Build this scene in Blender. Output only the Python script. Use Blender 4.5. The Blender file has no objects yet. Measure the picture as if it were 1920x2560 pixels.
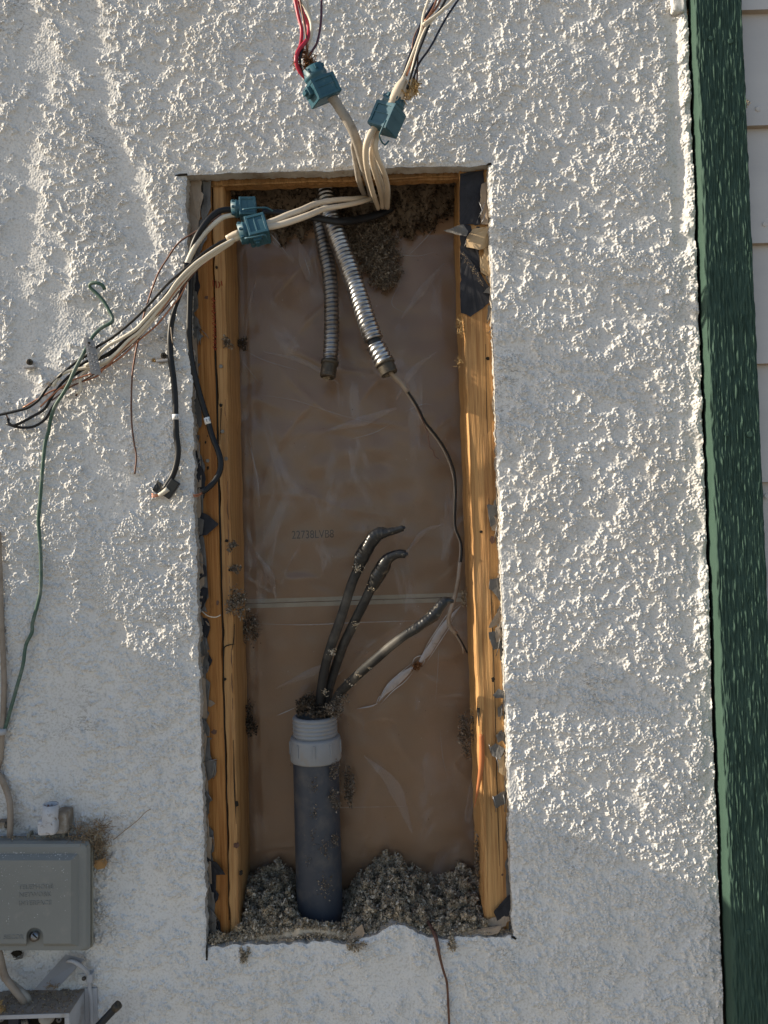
import bpy, bmesh, math, random
import numpy as np
from mathutils import Vector, Matrix

random.seed(7)
rng = np.random.default_rng(7)
scn = bpy.context.scene
col = scn.collection
PI = math.pi

# ------------------------------------------------------------------ camera
F, DIST, CZ = 1900.0, 1.18, 1.35
PITCH, ROLL = math.radians(1.0), math.radians(1.8)
right0, up0, fwd = Vector((1, 0, 0)), Vector((0, -math.sin(PITCH), math.cos(PITCH))), Vector((0, math.cos(PITCH), math.sin(PITCH)))
cam_r = right0 * math.cos(ROLL) - up0 * math.sin(ROLL)
cam_u = right0 * math.sin(ROLL) + up0 * math.cos(ROLL)
CAM = Vector((0, -DIST, CZ))
cd = bpy.data.cameras.new('camera')
cd.sensor_fit = 'HORIZONTAL'; cd.sensor_width = 36.0; cd.lens = F / 1920 * 36.0
cd.clip_start = 0.02; cd.clip_end = 5000
cam = bpy.data.objects.new('camera', cd); col.objects.link(cam)
cam.matrix_world = Matrix(((cam_r.x, cam_u.x, -fwd.x, CAM.x), (cam_r.y, cam_u.y, -fwd.y, CAM.y),
                           (cam_r.z, cam_u.z, -fwd.z, CAM.z), (0, 0, 0, 1)))
scn.camera = cam

# ------------------------------------------------------------------ light
SUN_DIR = Vector((1.0, 0.098, -0.455)).normalized()       # the way the light travels
elev = math.asin(-SUN_DIR.z)
az = math.atan2(-SUN_DIR.y, -SUN_DIR.x)
w = bpy.data.worlds.new('World'); scn.world = w; w.use_nodes = True
nt = w.node_tree
sky = nt.nodes.new('ShaderNodeTexSky'); sky.sky_type = 'NISHITA'; sky.sun_disc = False
sky.sun_elevation = elev; sky.sun_rotation = (PI / 2 - az) % (2 * PI)
bg = nt.nodes['Background']; nt.links.new(sky.outputs[0], bg.inputs[0]); bg.inputs[1].default_value = 0.096
sky.dust_density = 1.0; sky.ozone_density = 1.0
sd = bpy.data.lights.new('sun', 'SUN'); sd.energy = 4.5; sd.angle = math.radians(0.5); sd.color = (1.0, 0.885, 0.70)
sun = bpy.data.objects.new('sun', sd); col.objects.link(sun)
sun.rotation_euler = SUN_DIR.to_track_quat('-Z', 'Y').to_euler(); sun.location = (-3, -1, 4)
vs = scn.view_settings
vs.view_transform = 'Standard'; vs.look = 'None'; vs.gamma = 1.0; vs.use_curve_mapping = False
vs.exposure = 0.80
try:
    scn.cycles.max_bounces = 8; scn.cycles.transparent_max_bounces = 12
except Exception:
    pass


def P(px, py, y=0.0):
    """Point of the photograph's pixel (1920x2560) at real depth y (0 = face of the stucco, + = into the wall)."""
    d = fwd + cam_r * ((px - 960) / F) - cam_u * ((py - 1280) / F)
    return CAM + d * ((y + DIST) / d.y)


def S(y=0.0):
    return (DIST + y) / F          # metres per pixel at depth y


# ------------------------------------------------------------------ materials
def ramp(nt, fac, stops):
    r = nt.nodes.new('ShaderNodeValToRGB')
    while len(r.color_ramp.elements) < len(stops):
        r.color_ramp.elements.new(0.5)
    for e, (p, c) in zip(r.color_ramp.elements, stops):
        e.position = p; e.color = (*c, 1)
    nt.links.new(fac, r.inputs[0])
    return r.outputs[0]


def noise(nt, vec, scale, detail=4, rough=0.55, stretch=None, dist=0.0):
    v = vec
    if stretch:
        m = nt.nodes.new('ShaderNodeMapping'); m.inputs['Scale'].default_value = stretch
        nt.links.new(vec, m.inputs[0]); v = m.outputs[0]
    n = nt.nodes.new('ShaderNodeTexNoise'); n.inputs['Scale'].default_value = scale
    n.inputs['Detail'].default_value = detail; n.inputs['Roughness'].default_value = rough
    n.inputs['Distortion'].default_value = dist
    nt.links.new(v, n.inputs['Vector'])
    return n.outputs['Fac']


def mixc(nt, fac, a, b):
    m = nt.nodes.new('ShaderNodeMix'); m.data_type = 'RGBA'
    if isinstance(fac, (int, float)): m.inputs[0].default_value = fac
    else: nt.links.new(fac, m.inputs[0])
    for i, c in ((6, a), (7, b)):
        if isinstance(c, tuple): m.inputs[i].default_value = (*c, 1)
        else: nt.links.new(c, m.inputs[i])
    return m.outputs[2]


def M(name, c1, c2=None, rough=0.7, scale=30, stretch=None, spec=0.3, metal=0.0, bump=0.0, bscale=300, bstretch=None,
      dust=None, dscale=40, damt=(0.5, 0.7), lo=0.3, hi=0.7, detail=5, coat=0):
    m = bpy.data.materials.new(name); m.use_nodes = True
    nt = m.node_tree; b = nt.nodes['Principled BSDF']
    tc = nt.nodes.new('ShaderNodeTexCoord').outputs['Object']
    b.inputs['Roughness'].default_value = rough; b.inputs['Metallic'].default_value = metal
    b.inputs['Specular IOR Level'].default_value = spec
    if coat: b.inputs['Coat Weight'].default_value = coat
    c = None
    if c2:
        c = ramp(nt, noise(nt, tc, scale, detail, stretch=stretch), [(lo, c1), (hi, c2)])
    if dust:
        f = ramp(nt, noise(nt, tc, dscale, 6, 0.65), [(damt[0], (0, 0, 0)), (damt[1], (1, 1, 1))])
        c = mixc(nt, f, c if c else c1, dust)
    if c: nt.links.new(c, b.inputs['Base Color'])
    else: b.inputs['Base Color'].default_value = (*c1, 1)
    if bump:
        bn = nt.nodes.new('ShaderNodeBump'); bn.inputs['Strength'].default_value = 0.7; bn.inputs['Distance'].default_value = bump
        nt.links.new(noise(nt, tc, bscale, 4, stretch=bstretch), bn.inputs['Height'])
        nt.links.new(bn.outputs[0], b.inputs['Normal'])
    return m


MT = {}
MT['ground'] = M('ground_dirt', (.25, .22, .18), (.33, .30, .25), .9, 3)


def mat_stucco():
    m = M('stucco_paint', (.63, .62, .61), (.70, .68, .655), .9, 9, spec=.08)
    nt = m.node_tree; b = nt.nodes['Principled BSDF']
    tc = nt.nodes.new('ShaderNodeTexCoord').outputs['Object']
    base = b.inputs['Base Color'].links[0].from_socket
    f = ramp(nt, noise(nt, tc, 34, 6, .7), [(.60, (0, 0, 0)), (.78, (.55, .55, .55))])
    c = mixc(nt, f, base, (.47, .43, .37))
    f2 = ramp(nt, noise(nt, tc, 130, 3, .6), [(.70, (0, 0, 0)), (.76, (.8, .8, .8))])
    c = mixc(nt, f2, c, (.30, .26, .21))
    f3 = ramp(nt, noise(nt, tc, 300, 2, .6), [(.50, (0, 0, 0)), (.66, (.42, .42, .42))])  # fine dark speckle: dirt, plus shade of the pits put into colour
    c = mixc(nt, f3, c, (.37, .34, .30))
    f4 = ramp(nt, noise(nt, tc, 26, 5, .7, (1, 1, 1.8), .6), [(.485, (0, 0, 0)), (.497, (1, 1, 1)), (.503, (1, 1, 1)), (.515, (0, 0, 0))])
    f5 = ramp(nt, noise(nt, tc, 8, 3, .5), [(.54, (0, 0, 0)), (.66, (.75, .75, .75))])
    mm = nt.nodes.new('ShaderNodeMath'); mm.operation = 'MULTIPLY'; nt.links.new(f4, mm.inputs[0]); nt.links.new(f5, mm.inputs[1])
    c = mixc(nt, mm.outputs[0], c, (.22, .19, .155))
    f6 = ramp(nt, noise(nt, tc, 3.2, 4, .6, (1.6, 1, .6)), [(.55, (0, 0, 0)), (.75, (.45, .45, .45))])
    c = mixc(nt, f6, c, (.56, .50, .42))
    nt.links.new(c, b.inputs['Base Color'])
    bn = nt.nodes.new('ShaderNodeBump'); bn.inputs['Distance'].default_value = .0030
    at = nt.nodes.new('ShaderNodeAttribute'); at.attribute_name = 'relief'; nt.links.new(at.outputs['Fac'], bn.inputs['Strength'])
    vo = nt.nodes.new('ShaderNodeTexVoronoi'); vo.feature = 'SMOOTH_F1'; vo.inputs['Scale'].default_value = 235; vo.inputs['Smoothness'].default_value = .5; nt.links.new(tc, vo.inputs['Vector'])
    iv = nt.nodes.new('ShaderNodeMath'); iv.operation = 'SUBTRACT'; iv.inputs[0].default_value = 1; nt.links.new(vo.outputs['Distance'], iv.inputs[1])
    nt.links.new(iv.outputs[0], bn.inputs['Height']); nt.links.new(bn.outputs[0], b.inputs['Normal'])
    return m


MT['stucco'] = mat_stucco()
MT['cement'] = M('bare_cement', (.36, .33, .29), (.50, .48, .45), .9, 60, bump=.0012, bscale=350, dust=(.24, .19, .14), dscale=30)


def mat_wood(name, a, b_, dark, rough=.65, dirt=None):
    m = M(name, a, b_, rough, 26, stretch=(1, 1, .045), spec=.25, bump=.0022, bscale=260, bstretch=(1, 1, .05), lo=.32, hi=.68)
    nt = m.node_tree; b = nt.nodes['Principled BSDF']
    tc = nt.nodes.new('ShaderNodeTexCoord').outputs['Object']
    base = b.inputs['Base Color'].links[0].from_socket
    f = ramp(nt, noise(nt, tc, 120, 3, .6, (1, 1, .03)), [(.47, (0, 0, 0)), (.64, (1, 1, 1))])
    c = mixc(nt, f, base, dark)
    f3 = ramp(nt, noise(nt, tc, 420, 2, .6, (1, 1, .02)), [(.52, (0, 0, 0)), (.62, (.55, .55, .55))])
    c = mixc(nt, f3, c, dark)
    f7 = ramp(nt, noise(nt, tc, 45, 6, .75, (1, 1, .35)), [(.60, (0, 0, 0)), (.72, (.75, .75, .75))])
    c = mixc(nt, f7, c, tuple(x * .42 for x in dark))
    f2 = ramp(nt, noise(nt, tc, 12, 5, .6, (1, 1, .5)), [(.52, (0, 0, 0)), (.75, (.8, .8, .8))])
    c = mixc(nt, f2, c, dirt or (.20, .13, .07))
    nt.links.new(c, b.inputs['Base Color'])
    return m


MT['wood_right'] = mat_wood('pine_weathered', (.53, .31, .13), (.43, .225, .08), (.29, .14, .05), dirt=(.36, .22, .11))
MT['wood_left'] = mat_wood('pine_amber', (.43, .205, .065), (.34, .145, .038), (.25, .095, .022), dirt=(.22, .105, .04))
MT['wood_strip'] = mat_wood('pine_pale', (.47, .27, .115), (.39, .205, .075), (.29, .14, .05), dirt=(.22, .13, .07))
MT['wood_top'] = mat_wood('plywood_edge', (.36, .20, .08), (.26, .13, .05), (.2, .1, .03))
MT['splinter'] = M('splinter_red', (.46, .17, .06), (.36, .11, .035), .6, 60, stretch=(1, 1, .1))
MT['paper_brown'] = M('drywall_paper', (.305, .19, .118), (.36, .23, .148), .85, 7, dust=(.07, .05, .035), dscale=95, damt=(.735, .76), bump=.0002, bscale=500)
MT['edge_tape'] = M('drywall_edge_tape', (.46, .40, .33), (.38, .33, .27), .8, 40)
MT['ink'] = M('print_ink', (.075, .05, .038), rough=.8)


def mat_film():
    m = bpy.data.materials.new('poly_film'); m.use_nodes = True
    nt = m.node_tree; nt.nodes.clear()
    out = nt.nodes.new('ShaderNodeOutputMaterial')
    tr = nt.nodes.new('ShaderNodeBsdfTransparent'); tr.inputs[0].default_value = (.95, .94, .92, 1)
    gl = nt.nodes.new('ShaderNodeBsdfGlossy'); gl.inputs['Roughness'].default_value = .24; gl.inputs[0].default_value = (1, 1, 1, 1)
    df = nt.nodes.new('ShaderNodeBsdfDiffuse'); df.inputs[0].default_value = (.56, .53, .54, 1)
    fr = nt.nodes.new('ShaderNodeFresnel'); fr.inputs[0].default_value = 1.5
    tc = nt.nodes.new('ShaderNodeTexCoord').outputs['Object']
    bn = nt.nodes.new('ShaderNodeBump'); bn.inputs['Strength'].default_value = .5; bn.inputs['Distance'].default_value = .0022
    nt.links.new(noise(nt, tc, 13, 2, .45, (1, 1, .5), .6), bn.inputs['Height'])
    nt.links.new(bn.outputs[0], gl.inputs['Normal']); nt.links.new(bn.outputs[0], fr.inputs['Normal'])
    hz = ramp(nt, noise(nt, tc, 7, 4, .55, (1.2, 1, .6), 2.2), [(.40, (.0, .0, .0)), (.55, (.03, .03, .03)), (.64, (.19, .19, .19)), (.70, (.06, .06, .06))])  # diffuse haze patches stand in for soft sky reflections on the film
    m1 = nt.nodes.new('ShaderNodeMixShader'); nt.links.new(hz, m1.inputs[0]); nt.links.new(tr.outputs[0], m1.inputs[1]); nt.links.new(df.outputs[0], m1.inputs[2])
    mul = nt.nodes.new('ShaderNodeMath'); mul.operation = 'MULTIPLY'; mul.inputs[1].default_value = .9; nt.links.new(fr.outputs[0], mul.inputs[0])
    m2 = nt.nodes.new('ShaderNodeMixShader'); nt.links.new(mul.outputs[0], m2.inputs[0]); nt.links.new(m1.outputs[0], m2.inputs[1]); nt.links.new(gl.outputs[0], m2.inputs[2])
    nt.links.new(m2.outputs[0], out.inputs[0])
    return m


MT['film'] = mat_film()
MT['film_line'] = M('poly_crease', (.50, .47, .46), rough=.3, spec=.4)
MT['film_milky'] = M('poly_film_stretched', (.60, .57, .57), (.48, .45, .45), .3, 90, spec=.5, dust=(.22, .18, .15), dscale=160, damt=(.62, .70), coat=.4)


def mat_fluff(name, stops):
    m = bpy.data.materials.new(name); m.use_nodes = True
    nt = m.node_tree; b = nt.nodes['Principled BSDF']
    b.inputs['Roughness'].default_value = .95; b.inputs['Specular IOR Level'].default_value = .1
    g = nt.nodes.new('ShaderNodeNewGeometry')
    nt.links.new(ramp(nt, g.outputs['Random Per Island'], stops), b.inputs['Base Color'])
    return m


MT['fluff'] = mat_fluff('cellulose', [(0, (.20, .155, .10)), (.45, (.38, .305, .215)), (.85, (.52, .43, .32)), (1, (.70, .61, .49))])
MT['fluff_dark'] = mat_fluff('cellulose_shade_dark', [(0, (.035, .025, .018)), (.6, (.085, .064, .046)), (1, (.17, .13, .095))])  # dirty insulation, darkened further to carry the shade of the cavity top
MT['fluff_mid'] = mat_fluff('cellulose_dim', [(0, (.09, .068, .05)), (.6, (.19, .15, .115)), (1, (.32, .27, .21))])
MT['fluff_brown'] = mat_fluff('frayed_paper_brown', [(0, (.10, .045, .02)), (.6, (.22, .10, .045)), (1, (.34, .18, .09))])
MT['fluff_tan'] = mat_fluff('frayed_paper_tan', [(0, (.30, .19, .08)), (.6, (.50, .33, .15)), (1, (.62, .45, .24))])
MT['rust_f'] = mat_fluff('rust_flakes', [(0, (.09, .045, .035)), (1, (.15, .08, .06))])
MT['straw'] = mat_fluff('straw', [(0, (.16, .11, .07)), (.6, (.30, .22, .14)), (1, (.48, .40, .28))])
MT['tar'] = M('tar_paper', (.018, .018, .022), (.034, .034, .040), .8, 60, bump=.0004, bscale=700)
MT['felt'] = M('grey_felt', (.10, .095, .09), (.17, .16, .15), .85, 50, bump=.0004, bscale=500)
MT['kraft'] = M('kraft_paper', (.36, .28, .21), (.28, .22, .165), .85, 40, bump=.0003, bscale=300)
MT['kraft_light'] = M('kraft_paper_light', (.46, .33, .19), (.38, .27, .16), .8, 40)
MT['green'] = M('green_paint', (.040, .075, .058), (.052, .093, .073), .75, 30, stretch=(1, 1, .15), spec=.15, bump=.0008, bscale=330, bstretch=(1, 1, .06))
MT['siding'] = M('siding_paint', (.50, .47, .455), (.56, .53, .51), .55, 18, stretch=(.1, 1, 1), bump=.0005, bscale=120, bstretch=(.08, 1, 1))
MT['siding_edge'] = M('siding_edge', (.40, .33, .26), (.30, .24, .18), .8, 30)
MT['galv'] = M('galvanised_steel', (.47, .48, .50), (.34, .34, .35), .36, 60, metal=1.0, dust=(.17, .145, .12), dscale=45, damt=(.50, .75))
MT['galv_dusty'] = M('galvanised_steel_dusty', (.34, .35, .37), (.22, .22, .23), .46, 60, metal=1.0, dust=(.16, .135, .11), dscale=38, damt=(.40, .66))
MT['steel_dark'] = M('blackened_fitting', (.10, .085, .065), (.05, .045, .04), .55, 80, metal=.6, dust=(.2, .16, .12), dscale=70)
MT['steel_white'] = M('worn_white_enamel', (.56, .56, .58), (.44, .44, .46), .7, 50, dust=(.20, .16, .135), dscale=70, damt=(.57, .66))
MT['rust'] = M('rusty_steel', (.10, .05, .035), (.17, .10, .07), .85, 40)
MT['tan_metal'] = M('dusty_bracket', (.20, .155, .115), (.26, .21, .16), .8, 30, dust=(.4, .38, .35), dscale=60)
MT['blue'] = M('blue_plastic', (.022, .082, .116), (.034, .108, .146), .5, 60, spec=.45, dust=(.22, .26, .27), dscale=90, damt=(.60, .8))
MT['cream'] = M('cream_sheath', (.62, .53, .42), (.55, .46, .355), .5, 30, spec=.4, dust=(.36, .28, .21), dscale=60, damt=(.6, .85))
MT['white_wire'] = M('white_wire', (.66, .60, .50), (.58, .52, .42), .45, 50, spec=.4)
MT['grey_sheath'] = M('grey_sheath', (.36, .325, .285), (.29, .26, .225), .6, 30, dust=(.20, .165, .13), dscale=70, damt=(.52, .7))
MT['tan_sheath'] = M('tan_sheath', (.34, .28, .23), (.28, .22, .165), .65, 25, dust=(.20, .15, .11), dscale=30)
MT['black_wire'] = M('black_wire', (.010, .010, .011), (.016, .016, .018), .42, 40, spec=.28)
MT['navy_wire'] = M('navy_wire', (.014, .017, .032), (.02, .023, .04), .4, 40, spec=.3)
MT['black_dusty'] = M('dusty_black_jacket', (.016, .016, .017), (.03, .029, .027), .55, 30, spec=.3, dust=(.19, .17, .145), dscale=16, damt=(.46, .95))
MT['tape'] = M('electrical_tape', (.012, .012, .013), (.02, .02, .021), .30, 90, spec=.4, dust=(.20, .17, .13), dscale=120, damt=(.58, .75))
MT['mud'] = M('dried_residue', (.42, .33, .22), (.56, .48, .37), .9, 200)
MT['red_wire'] = M('red_wire', (.40, .018, .045), (.33, .015, .035), .4, 40, spec=.45)
MT['plum_wire'] = M('plum_wire', (.075, .03, .05), (.10, .04, .06), .5, 40)
MT['copper'] = M('copper', (.50, .24, .15), (.28, .13, .085), .42, 60, metal=.8)
MT['copper_dull'] = M('tarnished_copper', (.17, .092, .068), (.12, .064, .048), .5, 60, metal=.5)
MT['green_wire'] = M('green_wire', (.055, .105, .078), (.07, .125, .095), .5, 20, spec=.3, dust=(.24, .25, .22), dscale=40, damt=(.50, .8))
MT['tag_metal'] = M('aluminium_tag', (.46, .45, .45), (.40, .39, .39), .5, 80, metal=.4)
MT['pvc_grey'] = M('grey_pvc', (.25, .255, .265), (.21, .215, .225), .5, 25, spec=.4, dust=(.25, .215, .18), dscale=35, damt=(.56, .75))
MT['pvc_navy'] = M('navy_pvc', (.032, .038, .052), (.046, .053, .068), .5, 40, stretch=(1, 1, .12), spec=.4, dust=(.13, .115, .10), dscale=26, damt=(.50, .92))
MT['box'] = M('grey_box_plastic', (.20, .205, .195), (.225, .23, .22), .55, 12, spec=.35, dust=(.26, .255, .235), dscale=55, damt=(.58, .82))
MT['box_side'] = M('grey_box_plastic_aged', (.22, .215, .18), (.25, .24, .20), .6, 12)
MT['grey_paint'] = M('grey_painted_metal', (.42, .42, .44), (.36, .36, .37), .6, 30, dust=(.26, .22, .18), dscale=30, damt=(.55, .75))
MT['dirt_top'] = M('dust_layer', (.22, .18, .145), (.30, .26, .22), .95, 60, bump=.002, bscale=200)
MT['label_white'] = M('label_white', (.75, .75, .75), rough=.6)
MT['black_plastic'] = M('black_plastic', (.02, .022, .026), (.03, .032, .036), .5, 40)
MT['crayon'] = M('red_crayon', (.26, .045, .018), rough=.9)
MT['nail'] = M('nail_steel', (.26, .23, .20), (.18, .15, .12), .5, 200, metal=.7)
MT['leaf'] = M('dry_leaf', (.38, .22, .09), (.30, .17, .07), .8, 60)
MT['hole'] = M('hole_shade_dirt', (.02, .016, .012), rough=.95)  # near-black: shade of holes, cracks and gaps put into colour; also dirt


# ------------------------------------------------------------------ object helpers
WL = {}


def tag(o, label=None, cat=None, group=None, kind=None):
    if label: o['label'] = label
    if cat: o['category'] = cat
    if group: o['group'] = group
    if kind: o['kind'] = kind
    return o


def thing(name, loc, label, cat, group=None):
    o = bpy.data.objects.new(name, None); col.objects.link(o); o.location = loc
    o.empty_display_size = .02
    WL[o.name] = Vector(loc)
    return tag(o, label, cat, group)


def link(name, me, mat, parent, base):
    o = bpy.data.objects.new(name, me); col.objects.link(o)
    mats = mat if isinstance(mat, (list, tuple)) else [mat]
    for m in mats: me.materials.append(MT[m])
    if parent is not None: o.parent = parent
    else: o.location = base
    WL[o.name] = base
    return o


def base_of(parent, V):
    if parent is not None: return WL[parent.name]
    V = np.asarray(V)
    return Vector((float(V[:, 0].mean()), float(V[:, 1].mean()), float(V[:, 2].min())))


def mesh(name, V, Fc, mat, parent=None, smooth=False, mi=None):
    """one mesh object; V in world metres"""
    V = np.asarray(V, dtype=np.float64).reshape(-1, 3)
    b = base_of(parent, V)
    V = (V - np.array(b)).astype(np.float32)
    me = bpy.data.meshes.new(name)
    if isinstance(Fc, np.ndarray):
        k = Fc.shape[1]; n = Fc.shape[0]
        me.vertices.add(len(V)); me.vertices.foreach_set('co', V.ravel())
        me.loops.add(n * k); me.loops.foreach_set('vertex_index', Fc.astype(np.int32).ravel())
        me.polygons.add(n); me.polygons.foreach_set('loop_start', np.arange(0, n * k, k, dtype=np.int32))
        me.update(calc_edges=True)
    else:
        me.from_pydata(V.tolist(), [], Fc)
    if smooth: me.polygons.foreach_set('use_smooth', np.ones(len(me.polygons), dtype=bool))
    if mi is not None: me.polygons.foreach_set('material_index', np.asarray(mi, dtype=np.int32))
    me.validate(); me.update()
    return link(name, me, mat, parent, b)


def from_bm(name, bm, mat, parent=None, smooth=False):
    bmesh.ops.recalc_face_normals(bm, faces=bm.faces)
    V = np.array([v.co[:] for v in bm.verts]); b = base_of(parent, V)
    bmesh.ops.translate(bm, verts=bm.verts, vec=-b)
    me = bpy.data.meshes.new(name); bm.to_mesh(me); bm.free()
    if smooth: me.polygons.foreach_set('use_smooth', np.ones(len(me.polygons), dtype=bool))
    return link(name, me, mat, parent, b)


def add_box(bm, c, ax, h, bev=0.0):
    """box at c with axes ax (3 unit vectors) and half sizes h"""
    b2 = bmesh.new(); bmesh.ops.create_cube(b2, size=2)
    for v in b2.verts:
        v.co = Vector((v.co.x * h[0], v.co.y * h[1], v.co.z * h[2]))
    if bev: bmesh.ops.bevel(b2, geom=b2.edges, offset=bev, segments=2, affect='EDGES', profile=.5)
    for v in b2.verts:
        v.co = Vector(c) + ax[0] * v.co.x + ax[1] * v.co.y + ax[2] * v.co.z
    vm = [bm.verts.new(v.co) for v in b2.verts]
    b2.verts.index_update()
    for f in b2.faces: bm.faces.new([vm[v.index] for v in f.verts])
    b2.free()


AX = (Vector((1, 0, 0)), Vector((0, 1, 0)), Vector((0, 0, 1)))


def wbox(name, x0, x1, y0, y1, z0, z1, mat, parent=None, bev=.001):
    bm = bmesh.new()
    add_box(bm, ((x0 + x1) / 2, (y0 + y1) / 2, (z0 + z1) / 2), AX, (abs(x1 - x0) / 2, abs(y1 - y0) / 2, abs(z1 - z0) / 2), bev)
    return from_bm(name, bm, mat, parent)


def pbox(name, px0, px1, py0, py1, d0, d1, mat, parent=None, bev=.001):
    """upright box whose front face (depth d0) spans the pixel rectangle; goes back to d1"""
    cx = (px0 + px1) / 2; cy = (py0 + py1) / 2
    x0, x1 = P(px0, cy, d0).x, P(px1, cy, d0).x; z1, z0 = P(cx, py0, d0).z, P(cx, py1, d0).z
    return wbox(name, x0, x1, d0, d1, z0, z1, mat, parent, bev)


def spline(pts, step):
    pts = [np.array(p, dtype=float) for p in pts]
    if len(pts) == 2:
        n = max(2, int(np.linalg.norm(pts[1] - pts[0]) / step)); t = np.linspace(0, 1, n + 1)[:, None]
        return pts[0] * (1 - t) + pts[1] * t
    q = [2 * pts[0] - pts[1]] + pts + [2 * pts[-1] - pts[-2]]
    out = []
    for i in range(1, len(q) - 2):
        p0, p1, p2, p3 = q[i - 1], q[i], q[i + 1], q[i + 2]
        n = max(2, int(np.linalg.norm(p2 - p1) / step))
        # centripetal-ish: tangents scaled by the segment
        l = np.linalg.norm(p2 - p1) + 1e-9
        m1 = (p2 - p0) / (np.linalg.norm(p2 - p1) + np.linalg.norm(p1 - p0) + 1e-9) * l
        m2 = (p3 - p1) / (np.linalg.norm(p3 - p2) + np.linalg.norm(p2 - p1) + 1e-9) * l
        for k in range(n):
            t = k / n
            out.append((2 * t**3 - 3 * t**2 + 1) * p1 + (t**3 - 2 * t**2 + t) * m1 + (-2 * t**3 + 3 * t**2) * p2 + (t**3 - t**2) * m2)
    out.append(pts[-1])
    return np.array(out)


def tube_geo(C, r, sides=10, flat=1.0, rfun=None, caps=True, ref=None):
    """C: Nx3 centre line, r: radius or N radii"""
    n = len(C); r = np.broadcast_to(np.asarray(r, dtype=float), (n,))
    T = np.gradient(C, axis=0); T /= (np.linalg.norm(T, axis=1)[:, None] + 1e-12)
    u = np.array(ref if ref is not None else (0, 1, 0), dtype=float)
    u = u - T[0] * u.dot(T[0])
    if np.linalg.norm(u) < 1e-4: u = np.array((1., 0, 0)) - T[0] * T[0][0]
    u /= np.linalg.norm(u)
    th = np.linspace(0, 2 * PI, sides, endpoint=False)
    s = np.concatenate([[0], np.cumsum(np.linalg.norm(np.diff(C, axis=0), axis=1))])
    V = np.zeros((n, sides, 3))
    for i in range(n):
        u = u - T[i] * u.dot(T[i]); u /= np.linalg.norm(u) + 1e-12
        v = np.cross(T[i], u)
        rr = r[i] if rfun is None else rfun(s[i], th, r[i])
        V[i] = C[i] + (np.cos(th) * rr)[:, None] * u * flat + (np.sin(th) * rr)[:, None] * v
    i, j = np.meshgrid(np.arange(n - 1), np.arange(sides), indexing='ij')
    a = i * sides + j; b = i * sides + (j + 1) % sides
    Fc = np.stack([a, b, b + sides, a + sides], -1).reshape(-1, 4)
    V = V.reshape(-1, 3)
    if caps:
        k0 = len(V); V = np.vstack([V, C[0], C[-1]])
        j = np.arange(sides); jn = (j + 1) % sides
        c0 = np.stack([jn, j, np.full(sides, k0), np.full(sides, k0)], -1)
        c1 = np.stack([(n - 1) * sides + j, (n - 1) * sides + jn, np.full(sides, k0 + 1), np.full(sides, k0 + 1)], -1)
        tri = np.vstack([c0, c1])[:, :3]
        return V, Fc, tri
    return V, Fc, None


def tube(name, pts, rpx, mat, parent=None, sides=10, flat=1.0, step=.004, rfun=None, wob=0.0, ref=None):
    """pts: (px, py, depth); rpx: radius in pixels, or a list along the points"""
    W = [P(*p) for p in pts]
    C = spline(W, step)
    if wob:
        n = len(C); wv = np.cumsum(rng.normal(0, 1, (n, 3)), axis=0); wv -= np.linspace(0, 1, n)[:, None] * wv[-1]
        C = C + wv / (np.abs(wv).max() + 1e-9) * wob
    rs = S(float(np.mean([p[2] for p in pts])))
    if isinstance(rpx, (list, tuple)):
        ds = np.concatenate([[0], np.cumsum([(W[i + 1] - W[i]).length for i in range(len(W) - 1)])])
        s = np.concatenate([[0], np.cumsum(np.linalg.norm(np.diff(C, axis=0), axis=1))])
        r = np.interp(s * ds[-1] / s[-1], ds, np.array(rpx) * rs)
    else: r = rpx * rs
    V, Fc, tri = tube_geo(C, r, sides, flat, rfun, True, ref)
    return mesh(name, V, [tuple(f) for f in Fc.tolist()] + [tuple(f) for f in tri.tolist()], mat, parent, True)


def fnoise(ny, nx, d, wl, seed, bw=.45, an=(1.0, 1.0)):
    """band-pass noise of wavelength wl (metres) on a grid of spacing d, std 1"""
    r = np.random.default_rng(seed).normal(size=(ny, nx))
    ky = np.fft.fftfreq(ny, d)[:, None] * an[1]; kx = np.fft.rfftfreq(nx, d)[None, :] * an[0]
    k = np.sqrt(kx * kx + ky * ky) + 1e-9
    f = np.fft.rfft2(r) * np.exp(-(np.log(k * wl) / bw) ** 2)
    o = np.fft.irfft2(f, s=(ny, nx))
    return o / (o.std() + 1e-12)


def sstep(a, b, x):
    t = np.clip((x - a) / (b - a), 0, 1)
    return t * t * (3 - 2 * t)


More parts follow.
